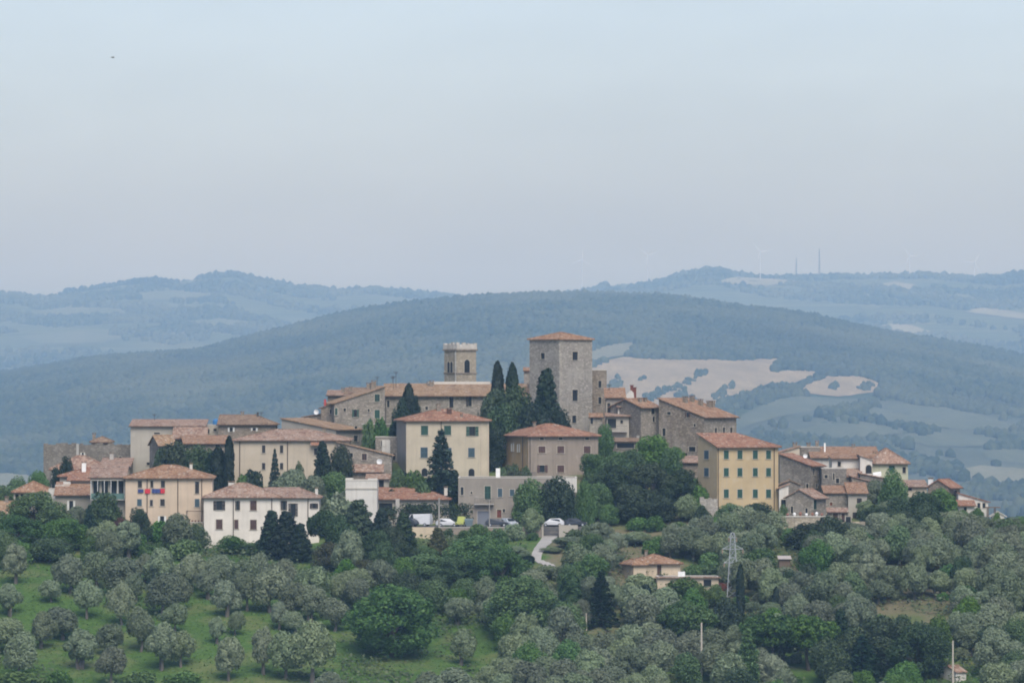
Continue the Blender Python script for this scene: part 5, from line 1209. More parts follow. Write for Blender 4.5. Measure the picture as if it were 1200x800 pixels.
def mk(kind, i):
    random.seed(hash_(kind) + i * 17)
    if kind == 'olive':
        lean = random.uniform(-.08, .08)
        cl = [(x + lean, y, z, r) for x, y, z, r in dome(random.randint(13, 18), .34, .84, .34, .185, .9)]; c, n = from_clumps(cl, 6800, .05, .42); return 1.0, leaf_mesh('crown', c, n, .034, 2.0), trunk('trunk', cl, .34, .045, 6, random.choice((1, 1, 2, 3))), BARKG
    if kind in ('broad', 'bright', 'oak', 'red'):
        cl = dome(26, .20, .86, .36, .17, .95); c, n = from_clumps(cl, 6800, .04, .5); return 1.0, leaf_mesh('crown', c, n, .036, 1.5), trunk('trunk', cl, .35, .04, 9), BARK
    if kind == 'big':
        cl = dome(60, .14, .90, .40, .115, .95); c, n = from_clumps(cl, 14000, .03, .5); return 1.0, leaf_mesh('crown', c, n, .025, 1.5), trunk('trunk', cl, .32, .032, 16), BARK
    if kind == 'shrub':
        cl = [(x, y, z * .62, r) for x, y, z, r in dome(14, .12, .75, .33, .17)]; c, n = from_clumps(cl, 2200, .05, .7); c[:, 2] = np.maximum(c[:, 2], .01); return .62, leaf_mesh('crown', c, n, .06, 1.5), trunk('trunk', cl, .15, .03, 5, 2), BARK
    if kind == 'cypress':
        A = 6.0; t = rng.uniform(0, 1, 3600) ** .9; a = rng.uniform(0, 6.283, 3600); prof = np.clip(np.minimum((t + .12) * 3.2, 1) * (1 - t ** 5.5) ** .6, 0, 1) * .47
        ph = random.uniform(0, 6); prof = prof * (1 + .13 * np.sin(a * 3 + t * 9 + ph) + .1 * np.sin(a * 5 - t * 23)); rad = prof * np.where(rng.random(3600) < .2, rng.uniform(.3, .8, 3600), rng.uniform(.85, 1.05, 3600))
        c = np.stack([rad * np.cos(a), rad * np.sin(a), .25 + t * (A - .25)], 1); n = np.stack([np.cos(a), np.sin(a), .25 + 0 * a], 1) + rng.normal(size=(3600, 3)) * .4
        return A, leaf_mesh('crown', c, n, .17, 2.0, 2.5), MB().tube((0, 0, -.3), (0, 0, 3), .09, .05, 7).mesh('trunk'), BARK
    if kind == 'cone':       # broad dark conifer, ragged cone
        A = 2.0; cl = []
        for j in range(46):
            t = j / 46; a = j * 2.4 + random.uniform(-.3, .3); rr = (.40 * (1 - t) ** .8 + .02) * random.uniform(.6, 1.05); cl.append((rr * math.cos(a), rr * math.sin(a), .15 + t * 1.78, .10 + .07 * (1 - t)))
        c, n = from_clumps(cl, 6800, .05, .42); return A, leaf_mesh('crown', c, n, .055, 1.7), MB().tube((0, 0, -.1), (0, 0, 1.8), .05, .012, 8).mesh('trunk'), BARK
    if kind == 'cedar':      # tiers of level boughs
        A = 1.55; C_, N_ = [], []; tr = MB().tube((0, 0, -.1), (0, 0, 1.5), .035, .008, 8)
        for j in range(11):
            t = j / 10; z = .14 + t * 1.28; rr = (.5 * (1 - t) ** .75 + .04) * random.uniform(.75, 1.08)
            for b in range(6 if j < 8 else 5):
                a = j * 1.1 + b * 2 * math.pi / (6 if j < 8 else 5) + random.uniform(-.25, .25); L_ = rr * random.uniform(.72, 1.08); d = np.array([math.cos(a), math.sin(a), 0]); m_ = int(30 + 95 * L_ / .5)
                u = rng.uniform(.12, 1, m_) ** .8; wd = (.085 * (1 - u * .55)) * rng.uniform(-1, 1, m_); s_ = np.array([-d[1], d[0], 0])
                C_.append(d * (u * L_)[:, None] + s_ * wd[:, None] + np.array([0, 0, 1]) * (z - .16 * u ** 2 * L_ / .5 + .05 * u + rng.normal(size=m_) * .03)[:, None]); N_.append(np.array([0, 0, 1.]) + rng.normal(size=(m_, 3)) * .5)
                tr.tube((0, 0, z), Vector(d * L_ * .85) + Vector((0, 0, z - .05)), .01, .003, 4)
        return A, leaf_mesh('crown', np.concatenate(C_), np.concatenate(N_), .046, 1.8), tr.mesh('trunk'), BARK
    if kind == 'pine':       # domed stone pine
        cl = []
        for j in range(34):
            a = j * 2.4; q = math.sqrt((j + .5) / 34) * .40; cl.append((q * math.cos(a), q * math.sin(a), .80 - .9 * q * q + random.uniform(-.07, .05), .115 * random.uniform(.8, 1.2)))
        for j in range(14): a = j * 2.4; cl.append((.30 * math.cos(a), .30 * math.sin(a), .52 + .05 * math.sin(j), .11))
        c, n = from_clumps(cl, 6500, .04, .6); return 1.0, leaf_mesh('crown', c, n, .034, 1.8), trunk('trunk', cl, .5, .03, 12), BARK
    if kind == 'hedge': pass
def hash_(s): return sum((i + 1) * ord(c) for i, c in enumerate(s))
NVAR = {'olive': 9, 'broad': 4, 'oak': 3, 'bright': 2, 'red': 1, 'big': 4, 'shrub': 4, 'cypress': 3, 'cone': 3, 'cedar': 2, 'pine': 2}
PROTO = {}
def proto(kind, leafk, i):
    key = (kind, leafk)
    L_ = PROTO.setdefault(key, [])
    if len(L_) < NVAR[kind] and i >= len(L_):
        A, cr, tr, bk = mk(kind, len(L_)); cr.materials.append(LEAF[leafk]); tr.materials.append(bk); L_.append((A, cr, tr))
    return L_[i % len(L_)]
TREES = []
def T(kind, px, top, w_, base=None, D=None, leaf=None, desc=None, label=None, group=None):
    leafk = leaf or {'big': 'broad', 'shrub': 'broad', 'cone': 'cedar'}.get(kind, kind)
    if D is None:
        g = hit(px, base)
        if g is None: return None
        x, D = g
    else: x = xat(px, D)
    zb = tz(x, D); H = zat(top, D) - zb
    if H < .5: return None
    wd = w_ / ppm(D)
    TREES.append(dict(kind=kind, leaf=leafk, x=x, D=D, z=zb, w=wd, h=H, px=px, top=top, base=HOR - (zb - ZC) / D * F, wp=w_, desc=desc, label=label, group=group)); return TREES[-1]

# --- trees one can name, in the town
T('cypress', 583, 424, 14, D=1064, label='left one of the twin slim cypresses beside the keep'); T('cypress', 600.5, 426, 14, D=1063, label='right one of the twin slim cypresses beside the keep')
T('cone', 640, 431, 50, D=1056, leaf='cypress', label='broad dark cypress standing against the front of the keep')
T('oak', 578, 453, 46, D=1056, label='grey-green evergreen oak at the left foot of the twin cypresses'); T('oak', 604, 452, 52, D=1054, leaf='oak', label='evergreen oak under the right twin cypress'); T('oak', 590, 474, 60, D=1048, leaf='oak', label='dark evergreen oak between the cream and brown palazzi'); T('oak', 625, 470, 54, D=1050, leaf='cypress', label='dark evergreen oak at the left foot of the broad cypress'); T('oak', 655, 478, 40, D=1052, leaf='cypress', label='dark evergreen oak at the right foot of the broad cypress')
T('oak', 575, 500, 40, D=1042, leaf='cypress', label='dark oak in the gap right of the cream palazzo')
T('cypress', 479, 450, 15, D=1060, label='dark cypress in front of the church, left end'); T('oak', 470, 464, 24, D=1056, leaf='cypress', label='dark bushy tree left of the church cypress'); T('oak', 487, 463, 18, D=1059, leaf='cypress', label='dark bushy tree right of the church cypress'); T('oak', 463, 492, 22, D=1050, leaf='cypress', label='dark tree below the church cypress against the cream palazzo')
for px, t, w_ in ((432, 493, 20), (447, 491, 22), (460, 494, 16)): T('shrub', px, t, w_, D=1055, leaf='broad', desc='green hanging garden shrub')
T('cedar', 517, 501, 62, D=1024, label='large layered cedar in front of the cream palazzo'); T('shrub', 485, 552, 30, D=1026, desc='dark garden shrub'); T('shrub', 497, 565, 28, D=1022, desc='dark garden shrub'); T('oak', 466, 548, 24, D=1026, leaf='broad', desc='round garden tree')
T('cypress', 268.5, 511, 12, D=1028, label='tall slim cypress at the left corner of the wide cream building'); T('cypress', 256, 524, 20, D=1030, label='stout dark cypress left of the tall slim cypress'); T('cypress', 248, 531, 16, D=1031, label='shorter stout cypress, leftmost of three by the cream building')
T('oak', 205, 515, 52, D=1038, leaf='oak', label='dark round tree above the peach house roof'); T('oak', 232, 521, 50, D=1036, leaf='oak', label='dark round tree beside the stout cypresses'); T('oak', 190, 524, 30, D=1040, leaf='oak', label='dark tree at the foot of the tall grey building')
T('cedar', 322, 524, 20, D=1026, leaf='cedar', label='young spire conifer in front of the wide cream building'); T('shrub', 298, 551, 32, D=1024, leaf='cypress', desc='dark garden shrub'); T('shrub', 284, 557, 22, D=1023, leaf='broad', desc='green garden shrub'); T('olive', 338, 549, 46, D=1018, desc='broad garden olive'); T('olive', 365, 556, 38, D=1018, desc='garden olive'); T('broad', 351, 543, 16, D=1024, leaf='bright', desc='light green garden tree')
T('cone', 378, 516, 30, D=1026, leaf='cypress', label='dark pyramidal tree at the right corner of the cream building'); T('oak', 400, 519, 34, D=1027, leaf='oak', label='grey-green oak beside the dark pyramidal tree'); T('oak', 392, 552, 40, D=1022, leaf='broad', desc='dense garden tree'); T('shrub', 398, 576, 40, D=1014, leaf='olive', desc='grey-green garden shrub'); T('oak', 458, 572, 24, D=1022, leaf='cypress', desc='dark garden tree')
T('shrub', 601, 543, 26, D=1030, desc='green roof-terrace shrub'); T('shrub', 588, 548, 16, D=1028, desc='dark green roof-terrace shrub'); T('shrub', 615, 547, 18, D=1029, desc='low green roof-terrace shrub')
T('broad', 620, 564, 54, D=1008, label='round street tree in front of the long grey terrace house'); T('broad', 652, 561, 54, D=1008, leaf='oak', label='grey-green street tree right of the round street tree'); T('olive', 622, 597, 32, D=999, label='bushy olive on the bank left of the iron gate'); T('bright', 686, 563, 30, D=1008, label='bright green tree right of the terrace house'); T('broad', 668, 572, 24, D=1008, leaf='oak', desc='dark green street tree')
T('broad', 709, 497, 26, D=1050, label='dark green tree between the brown palazzo and the balcony house'); T('oak', 768, 509, 52, D=1040, leaf='broad', label='wide dark tree below the corner stone house'); T('oak', 790, 522, 36, D=1038, leaf='broad', label='dark tree at the foot of the great stone house'); T('oak', 740, 526, 38, D=1036, leaf='broad', desc='dark green tree'); T('shrub', 722, 530, 40, D=1036, desc='green bank shrub')
T('big', 722, 544, 70, D=1020, leaf='oak', label='great dense tree on the bank left, right of the bright tree'); T('big', 762, 543, 66, D=1019, leaf='oak', label='great dense tree in the middle of the bank below the stone houses'); T('big', 797, 549, 56, D=1018, leaf='oak', label='great dense tree on the bank nearest the yellow building'); T('broad', 742, 565, 56, D=1012, leaf='oak', desc='dense bank tree'); T('broad', 702, 562, 36, D=1014, desc='dense bank tree'); T('oak', 775, 580, 50, D=1009, leaf='oak', desc='dense bank tree'); T('oak', 808, 578, 40, D=1010, leaf='olive', desc='dense grey bank tree'); T('shrub', 823, 570, 30, D=1010, leaf='bright', label='green hedge bush on the buttress left of the yellow building')
T('big', 856, 590, 42, D=1003, leaf='broad', label='dark tree under the yellow building, its left half'); T('big', 886, 588, 56, D=1002, leaf='oak', label='dark tree under the yellow building, its right half'); T('broad', 905, 600, 40, D=998, leaf='olive', desc='grey bank tree'); T('olive', 872, 622, 48, D=988, desc='broad bank olive'); T('olive', 838, 611, 40, D=994, desc='bank olive')
T('oak', 918, 590, 16, D=1005, leaf='broad', desc='dark shrub tree')
T('broad', 1047, 553, 40, D=1018, leaf='broad', label='tall leafy roadside tree in the right-hand village'); T('big', 1028, 592, 54, D=1008, leaf='oak', label='dark spreading tree below the grey village house'); T('big', 1080, 577, 62, D=1014, leaf='oak', label='dark rounded tree in front of the cream arcade house'); T('broad', 1104, 574, 46, D=1016, leaf='broad', desc='leafy tree'); T('broad', 1060, 600, 40, D=1006, leaf='oak', desc='dark tree'); T('olive', 1120, 597, 42, D=1008, desc='tall skyline olive'); T('oak', 1128, 596, 28, D=1014, leaf='broad', desc='dark tree'); T('oak', 1145, 594, 22, D=1016, leaf='broad', desc='dark tree'); T('olive', 1150, 604, 36, D=1008, desc='skyline olive'); T('olive', 1178, 612, 34, D=1006, desc='skyline olive'); T('broad', 1168, 600, 14, D=1018, leaf='bright', desc='slim green tree'); T('broad', 1196, 604, 28, D=1016, leaf='broad', label='round green tree on the skyline at the right edge')
T('oak', 948, 612, 60, D=992, leaf='oak', label='dark tree hiding the foot of the pale retaining wall'); T('broad', 975, 606, 60, D=994, leaf='oak', label='grey-dark tree under the low garden wall with the gateway'); T('olive', 1000, 612, 46, D=996, desc='large olive'); T('olive', 928, 618, 30, D=994, leaf='broad', desc='green bush tree')
# --- far left woods
T('big', 45, 577, 84, D=998, leaf='broad', label='huge spreading dark tree at the far left below the cottages'); T('big', 22, 603, 70, D=990, leaf='broad', label='large dark tree at the left edge of the view'); T('big', 75, 606, 70, D=988, leaf='broad', label='large dark tree left of the pale spire conifer'); T('broad', 122, 577, 52, D=999, leaf='oak', label='round dark tree below the glazed veranda'); T('broad', 165, 592, 28, D=997, leaf='oak', label='small round tree in front of the peach house wall'); T('red', 142, 606, 26, D=994, label='dark red leaved bush at the left corner of the peach house'); T('cedar', 105, 590, 30, D=990, label='pale spire conifer in front of the round dark tree'); T('broad', 58, 628, 60, D=980, desc='dark thicket tree'); T('broad', 20, 560, 40, D=1045, leaf='broad', desc='skyline tree'); T('broad', 45, 553, 34, D=1048, leaf='broad', desc='skyline tree'); T('broad', 0, 568, 40, D=1040, leaf='broad', desc='skyline tree'); T('oak', 77, 534, 20, D=1042, leaf='cypress', label='small dark tree before the roofless grey wall'); T('broad', 66, 548, 16, D=1040, leaf='cypress', desc='dark bush')
T('broad', 190, 634, 28, D=992, leaf='bright', desc='light green tree'); T('olive', 172, 634, 20, D=990, leaf='bright', desc='pale yellowish bush'); T('shrub', 215, 629, 24, D=996, desc='dark yard shrub'); T('shrub', 232, 634, 14, D=995, leaf='bright', desc='yellow-green yard shrub')
T('broad', 272, 628, 44, D=988, leaf='bright', desc='light green tree'); T('broad', 298, 634, 40, D=986, leaf='broad', desc='green tree')
# --- dark conifers and mixed wood in the middle
T('cone', 318, 597, 38, D=984, leaf='cypress', label='ragged dark conifer at the right corner of the white house'); T('cone', 336, 598, 48, D=981, leaf='cypress', label='largest dark conifer in front of the white wing'); T('cone', 352, 612, 34, D=979, leaf='cypress', label='shorter dark conifer right of the largest one')
T('pine', 380, 594, 46, D=988, leaf='oak', label='flat-topped pine right of the dark conifers'); T('cone', 420, 584, 52, D=990, leaf='oak', label='ragged conifer in front of the white terrace building'); T('broad', 398, 606, 44, D=984, leaf='oak', desc='dark mixed tree'); T('cone', 447, 596, 42, D=986, leaf='cedar', label='bluish conifer below the white terrace building'); T('cone', 473, 600, 38, D=985, leaf='oak', label='dark conifer in front of the blue car'); T('broad', 440, 622, 50, D=976, leaf='oak', desc='dark mixed tree'); T('broad', 410, 628, 46, D=974, leaf='oak', desc='dark mixed tree'); T('broad', 470, 634, 46, D=974, leaf='oak', desc='dark mixed tree'); T('cone', 513, 617, 28, D=980, leaf='rust', label='rusty brown conifer below the utility pole'); T('broad', 385, 636, 40, D=974, leaf='rust', desc='olive-brown tree'); T('broad', 497, 640, 40, D=975, desc='green tree'); T('broad', 428, 655, 48, D=964, leaf='rust', desc='olive-brown tree'); T('bright', 500, 648, 64, D=966, label='light green domed tree below the rusty conifer'); T('shrub', 400, 585, 60, D=1004, leaf='olive', desc='grey hedge shrub')
T('big', 560, 628, 96, D=964, label='wide green tree with layered crown below the road wall'); T('big', 585, 640, 80, D=958, label='wide dark tree overlapping the layered green tree'); T('big', 535, 652, 70, D=960, desc='dense green tree'); T('shrub', 600, 655, 40, D=968, desc='green bush'); T('shrub', 548, 622, 26, D=988, desc='roadside bush'); T('shrub', 585, 619, 24, D=992, desc='small roadside bush')
T('big', 460, 684, 126, D=919, label='largest round leafy tree in the lower foreground left of centre'); T('big', 612, 676, 102, D=930, label='large dense round tree in the lower centre'); T('olive', 580, 700, 38, D=936, desc='grey olive'); T('olive', 535, 699, 36, D=940, label='small grey olive behind the largest round tree'); T('olive', 542, 738, 36, base=779, label='small olive with visible trunk right of the largest round tree')
T('cedar', 704, 668, 52, D=938, leaf='cypress', label='black-green layered cedar in front of the field wall'); T('cypress', 669, 672, 24, D=942, leaf='oak', label='stout grey cypress left of the black-green cedar'); T('broad', 668, 700, 34, D=938, leaf='oak', desc='grey-green tree'); T('olive', 680, 702, 26, D=936, desc='olive'); T('cypress', 756, 684, 14, D=946, label='small slim cypress in front of the farmhouse wing'); T('olive', 750, 670, 52, D=950, label='airy olive in front of the farmhouse wing'); T('broad', 745, 700, 50, D=944, leaf='oak', desc='green slope tree'); T('broad', 800, 678, 64, D=948, leaf='bright', label='light green tree before the farm terrace'); T('broad', 838, 684, 30, D=950, leaf='bright', desc='light green tree'); T('big', 800, 704, 80, D=928, label='dense dark dome tree below the farm terrace'); T('olive', 719, 648, 28, D=972, label='olive just left of the farmhouse wing'); T('olive', 672, 628, 56, D=984, label='wide bushy olive on the bank right of the track'); T('olive', 648, 640, 30, D=980, desc='bank olive'); T('olive', 728, 625, 46, D=990, desc='bank olive'); T('olive', 745, 622, 40, D=993, desc='bank olive'); T('broad', 780, 626, 40, D=990, leaf='bright', desc='green bank tree'); T('oak', 706, 620, 28, D=994, leaf='broad', desc='dark bush tree'); T('olive', 640, 662, 40, D=964, desc='olive'); T('cypress', 620, 650, 12, D=972, label='thin cypress at the left foot of the track'); T('olive', 605, 640, 34, D=975, desc='olive beside the track'); T('shrub', 678, 660, 22, D=974, desc='low terrace shrub')
# --- lower right
T('cypress', 867.5, 661, 9, D=938, label='needle-thin dark cypress at the foot of the pylon'); T('cypress', 909.5, 687, 8, D=942, label='short thin cypress between olives right of the pylon')
T('pine', 905, 714, 84, D=912, leaf='pine', label='broad stone pine with glowing green dome, lower right of centre'); T('pine', 948, 717, 72, D=911, leaf='pine', label='second stone pine right of the broad one'); T('broad', 850, 700, 50, D=926, leaf='oak', label='dark tree behind the concrete pole'); T('pine', 812, 704, 66, D=922, leaf='pine', label='dark green pine left of the concrete pole')
T('cedar', 876, 727, 42, D=898, leaf='bright', label='bright green spire conifer at the bottom edge'); T('broad', 806, 766, 40, D=900, desc='leafy tree'); T('cone', 985, 712, 36, D=916, leaf='cypress', desc='dark tree'); T('olive', 838, 754, 40, D=904, desc='grey olive')
T('big', 1040, 722, 96, D=910, leaf='oak', label='big dark green tree at the bottom, left of the small white building'); T('big', 1076, 728, 86, D=906, leaf='oak', label='big dark tree directly left of the small white building'); T('cedar', 1010, 742, 66, D=904, leaf='cedar', label='bluish spreading conifer at the bottom right'); T('broad', 1000, 730, 50, D=909, leaf='oak', desc='dark tree'); T('broad', 1060, 776, 50, D=898, leaf='bright', desc='light green tree')
# --- olive orchard on the left
for px, top, w_, base in ((17, 634, 40, 684), (82, 648, 44, 696), (102, 678, 34, 726), (143, 681, 36, 733), (11, 683, 36, 722), (74, 710, 50, 751), (8, 722, 50, 765), (50, 718, 36, 760), (22, 741, 44, 798), (94, 733, 48, 785), (129, 729, 38, 770), (130, 757, 40, 802),
                          (165, 711, 36, 765), (190, 729, 42, 785), (143, 652, 52, 700), (115, 645, 42, 690), (190, 644, 42, 690), (190, 672, 50, 722), (158, 670, 34, 705), (207, 671, 40, 716), (205, 706, 30, 742), (212, 738, 34, 782), (225, 648, 40, 694), (255, 649, 42, 690), (285, 654, 42, 698),
                          (265, 682, 38, 722), (276, 716, 24, 745), (255, 720, 26, 754), (268, 744, 40, 799), (290, 669, 38, 717), (317, 663, 52, 718), (370, 663, 60, 716), (345, 681, 42, 726), (364, 684, 40, 730), (327, 706, 28, 738), (345, 716, 32, 744), (310, 731, 38, 790), (335, 738, 44, 796), (366, 726, 58, 800),
                          (392, 700, 40, 740), (388, 786, 50, 830), (400, 668, 40, 712), (420, 676, 40, 715), (305, 650, 36, 690), (330, 655, 36, 695), (245, 664, 36, 702), (60, 678, 30, 705), (170, 648, 34, 684), (532, 782, 70, 835), (500, 786, 40, 830), (600, 770, 50, 820), (572, 779, 40, 820)):
    T('olive', px, top, w_, base=base)
for px, w_ in ((215, 50), (165, 44), (20, 60), (70, 40)): T('shrub', px, 786, w_, base=808, leaf='bright', desc='light green bush')
# ------------------------------------------------------------------ fill the rest of the slopes, tree by tree
CLEAR = [(1062, 1126, 540, 576, 1100), (1110, 1215, 540, 598, 1100), (994, 1016, 570, 608, 1018), (1160, 1215, 585, 605, 1026), (1036, 1066, 540, 556, 1040), (728, 800, 650, 676, 985), (772, 842, 674, 687, 962), (846, 871, 620, 694, 955), (911, 929, 650, 663, 985), (624, 655, 622, 660, 990), (818, 912, 500, 586, 1008), (918, 975, 600, 622, 1000), (1105, 1136, 752, 806, 915), (819, 825, 728, 796, 903),
         (535, 612, 600, 628, 997), (480, 535, 600, 622, 997), (640, 680, 600, 622, 997), (985, 1016, 575, 618, 1003), (440, 470, 700, 780, 915), (700, 708, 700, 735, 935), (1030, 1110, 680, 712, 955), (862, 873, 660, 700, 936)]
GRASS = [[(20, 678), (62, 676), (90, 705), (110, 735), (60, 745), (30, 722)], [(110, 735), (160, 770), (150, 800), (100, 800), (60, 790)], [(222, 690), (248, 692), (256, 735), (240, 800), (205, 800), (212, 740)], [(270, 745), (310, 720), (300, 735), (318, 800), (285, 800)], [(560, 735), (585, 740), (590, 775), (560, 785), (550, 770)],
         [(635, 622), (660, 622), (650, 640), (660, 665), (636, 668), (620, 655)], [(560, 626), (612, 626), (625, 640), (590, 650)], [(1006, 672), (1040, 668), (1070, 678), (1100, 684), (1125, 692), (1115, 702), (1085, 700), (1055, 706), (1020, 696)], [(845, 596), (858, 600), (850, 640), (836, 640)], [(740, 628), (770, 624), (772, 640), (748, 642)]]
def fill(poly, n, sizes, kinds, sep, seed):
    r = random.Random(seed); xs = [p[0] for p in poly]; ys = [p[1] for p in poly]; made = 0; tries = 0
    while made < n and tries < n * 30:
        tries += 1; px, py = r.uniform(min(xs), max(xs)), r.uniform(min(ys), max(ys))
        if not inpoly([px], [py], poly)[0] or any(inpoly([px], [py], G)[0] for G in GRASS): continue
        g = hit(px, py)
        if g is None: continue
        x, D = g
        if inhouse(x, D, 1.6): continue
        wp = r.uniform(*sizes); kind, leaf, asp = r.choice(kinds); hp = wp * asp * r.uniform(.85, 1.15); top = py - hp; wd = wp / ppm(D)
        if any((t['x'] - x) ** 2 + ((t['D'] - D) * .8) ** 2 < (sep * (t['w'] + wd) / 2) ** 2 for t in TREES): continue
        if any(px + wp / 2 > a and px - wp / 2 < b and py > c and top < d and D < dd for a, b, c, d, dd in CLEAR): continue
        T(kind, px, top, wp, D=D, leaf=leaf); made += 1
OL = ('olive', None, 1.02)
fill([(800, 640), (850, 628), (915, 634), (1010, 634), (1060, 630), (1130, 624), (1225, 645), (1225, 720), (1000, 728), (800, 705)], 128, (32, 48), [OL] * 8 + [('broad', 'oak', 1.0), ('shrub', 'broad', .6), ('broad', 'broad', .95)], .55, 3)
fill([(960, 715), (1225, 715), (1225, 835), (820, 835), (820, 760)], 66, (34, 52), [OL] * 6 + [('broad', 'bright', 1.0), ('broad', 'broad', .9), ('broad', 'oak', 1.0), ('broad', 'oak', 1.0)], .55, 4)
fill([(590, 730), (810, 715), (830, 835), (580, 835)], 44, (38, 56), [OL] * 9 + [('broad', 'broad', 1.0)], .58, 5)
fill([(400, 650), (640, 650), (700, 690), (700, 735), (400, 715)], 22, (34, 48), [('broad', 'broad', 1.0), ('broad', 'oak', 1.0), OL, ('broad', 'bright', .9)], .6, 6)
fill([(640, 640), (800, 635), (830, 690), (720, 720), (650, 700)], 24, (24, 40), [OL, OL, ('broad', 'broad', 1.0), ('shrub', 'broad', .6)], .65, 7)
fill([(-30, 610), (150, 630), (230, 642), (230, 660), (-30, 672)], 20, (28, 46), [('broad', 'broad', 1.0), OL, ('shrub', 'broad', .6)], .62, 8)
fill([(690, 560), (820, 560), (840, 630), (690, 625)], 18, (26, 44), [('broad', 'broad', 1.0), ('broad', 'oak', 1.0), ('shrub', 'broad', .6)], .6, 9)
fill([(1000, 600), (1210, 610), (1220, 640), (1000, 640)], 24, (28, 40), [OL, OL, ('broad', 'oak', 1.0)], .6, 10)
fill([(800, 640), (850, 628), (1225, 640), (1225, 825), (820, 825)], 60, (18, 28), [('shrub', 'broad', .65), ('shrub', 'olive', .65), ('shrub', 'bright', .6)], .5, 14)
fill([(560, 640), (800, 640), (810, 820), (560, 820)], 24, (18, 28), [('shrub', 'broad', .65), ('shrub', 'olive', .65)], .5, 15)
fill([(415, 545), (470, 545), (540, 565), (540, 590), (415, 580)], 8, (18, 28), [('shrub', 'broad', .65), ('shrub', 'cypress', .65)], .6, 11)
fill([(-40, 700), (0, 700), (0, 830), (-40, 830)], 6, (36, 48), [OL], .7, 12)
fill([(560, 700), (640, 700), (640, 740), (560, 740)], 5, (30, 40), [OL], .6, 13)

for px, py, w_, k, lf in ((525, 631, 26, 'shrub', 'broad'), (560, 632, 30, 'shrub', 'broad'), (600, 634, 34, 'shrub', 'olive'), (575, 636, 22, 'shrub', 'bright'), (625, 633, 16, 'shrub', 'broad'), (545, 637, 26, 'broad', 'broad'), (672, 633, 22, 'shrub', 'broad'), (690, 630, 26, 'shrub', 'olive'), (1030, 690, 26, 'olive', None), (1052, 702, 22, 'shrub', 'olive'), (1080, 697, 30, 'olive', None), (1098, 690, 18, 'shrub', 'broad'), (1062, 678, 18, 'shrub', 'bright'), (1118, 701, 24, 'olive', None), (1015, 680, 16, 'shrub', 'broad'), (1040, 672, 16, 'shrub', 'olive'), (1088, 684, 14, 'shrub', 'olive'), (1105, 704, 18, 'shrub', 'bright'), (848, 622, 20, 'shrub', 'olive'), (755, 637, 18, 'shrub', 'broad')):
    T(k, px, py - w_ * (.95 if k == 'olive' else .6), w_, base=py, leaf=lf)
# labels: kind, then the nearest landmark and the place among its like there
LM = [('the white house', 290, 625), ('the peach house', 185, 610), ('the yellow building', 866, 575), ('the cream palazzo', 520, 545), ('the brown palazzo', 655, 545), ('the corner stone house', 755, 505), ('the farmhouse', 765, 668), ('the lattice pylon', 858, 665), ('the small white building', 1120, 785), ('the pale retaining wall', 945, 618),
      ('the white track', 640, 640), ('the red roofed shed', 485, 585), ('the tin hut', 920, 658), ('the largest round tree', 460, 735), ('the lowest left grass strip', 120, 785), ('the upper left clearing', 50, 700), ('the red-roofed end house', 1140, 590), ('the wide cream building', 330, 545), ('the concrete pole', 822, 765), ('the bluish spreading conifer', 1010, 775),
      ('the black-green cedar', 704, 705), ('the dry grass patch', 1070, 695), ('the stone pines', 925, 745), ('the round lower-centre tree', 612, 715), ('the narrow grass lane', 235, 735), ('the lattice of olives at the right edge', 1190, 690), ('the dark conifers', 335, 650), ('the far left cottages', 40, 585), ('the terrace house', 600, 600), ('the great bank trees', 760, 585), ('the big roadside tree', 1047, 590), ('the bottom centre edge', 700, 790)]
LM = [(n.replace('the lattice of olives at the right edge', 'the right edge of view'), a, b) for n, a, b in LM]
NM = {('olive', 'olive'): 'grey-green olive', ('shrub', 'broad'): 'low green bush', ('shrub', 'olive'): 'low grey bush', ('shrub', 'bright'): 'light green bush', ('shrub', 'cypress'): 'dark low bush', ('broad', 'broad'): 'green leafy tree', ('broad', 'oak'): 'dull dark tree', ('broad', 'bright'): 'light green tree', ('oak', 'broad'): 'dark leafy tree', ('oak', 'cypress'): 'very dark tree', ('oak', 'olive'): 'greyish tree', ('broad', 'olive'): 'greyish tree', ('broad', 'rust'): 'brownish tree', ('olive', 'bright'): 'pale bush tree', ('olive', 'broad'): 'green bush tree', ('broad', 'cypress'): 'dark bush', ('big', 'broad'): 'dense green tree'}
ORD = ['', 'second', 'third', 'fourth', 'fifth', 'sixth', 'seventh', 'eighth', 'ninth', 'tenth', 'eleventh', 'twelfth', 'thirteenth', 'fourteenth', 'fifteenth', 'sixteenth']
buck = {}
for t in TREES:
    cy = (t['top'] + t['base']) / 2
    if t['label']: continue
    n, a, b = min(LM, key=lambda q: (q[1] - t['px']) ** 2 + (q[2] - cy) ** 2)
    dx, dy = t['px'] - a, cy - b
    rel = ('right of' if dx > 0 else 'left of') if abs(dx) > abs(dy) * 1.2 else ('below' if dy > 0 else 'above')
    nm = t['desc'] or NM.get((t['kind'], t['leaf']), 'tree'); buck.setdefault((nm, rel, n), []).append(t)
for (nm, rel, n), L_ in buck.items():
    L_.sort(key=lambda t: t['px'])
    for i, t in enumerate(L_):
        if len(L_) == 1: t['label'] = f'{nm} {rel} {n}'
        elif i == 0: t['label'] = f'{nm} {rel} {n}, the leftmost there'
        elif i == len(L_) - 1: t['label'] = f'{nm} {rel} {n}, the rightmost there'
        else: t['label'] = f'{nm} {rel} {n}, {ORD[i]} from left there'
KN = {'olive': ('olive_tree', 'olive tree', 'olive trees on the slopes below the town'), 'cypress': ('cypress_tree', 'cypress', 'cypresses'), 'cedar': ('conifer_tree', 'conifer', 'conifers'), 'cone': ('conifer_tree', 'conifer', 'conifers'), 'pine': ('pine_tree', 'pine tree', 'stone pines'), 'shrub': ('shrub', 'bush', 'bushes among the trees and houses')}
cnt = {}
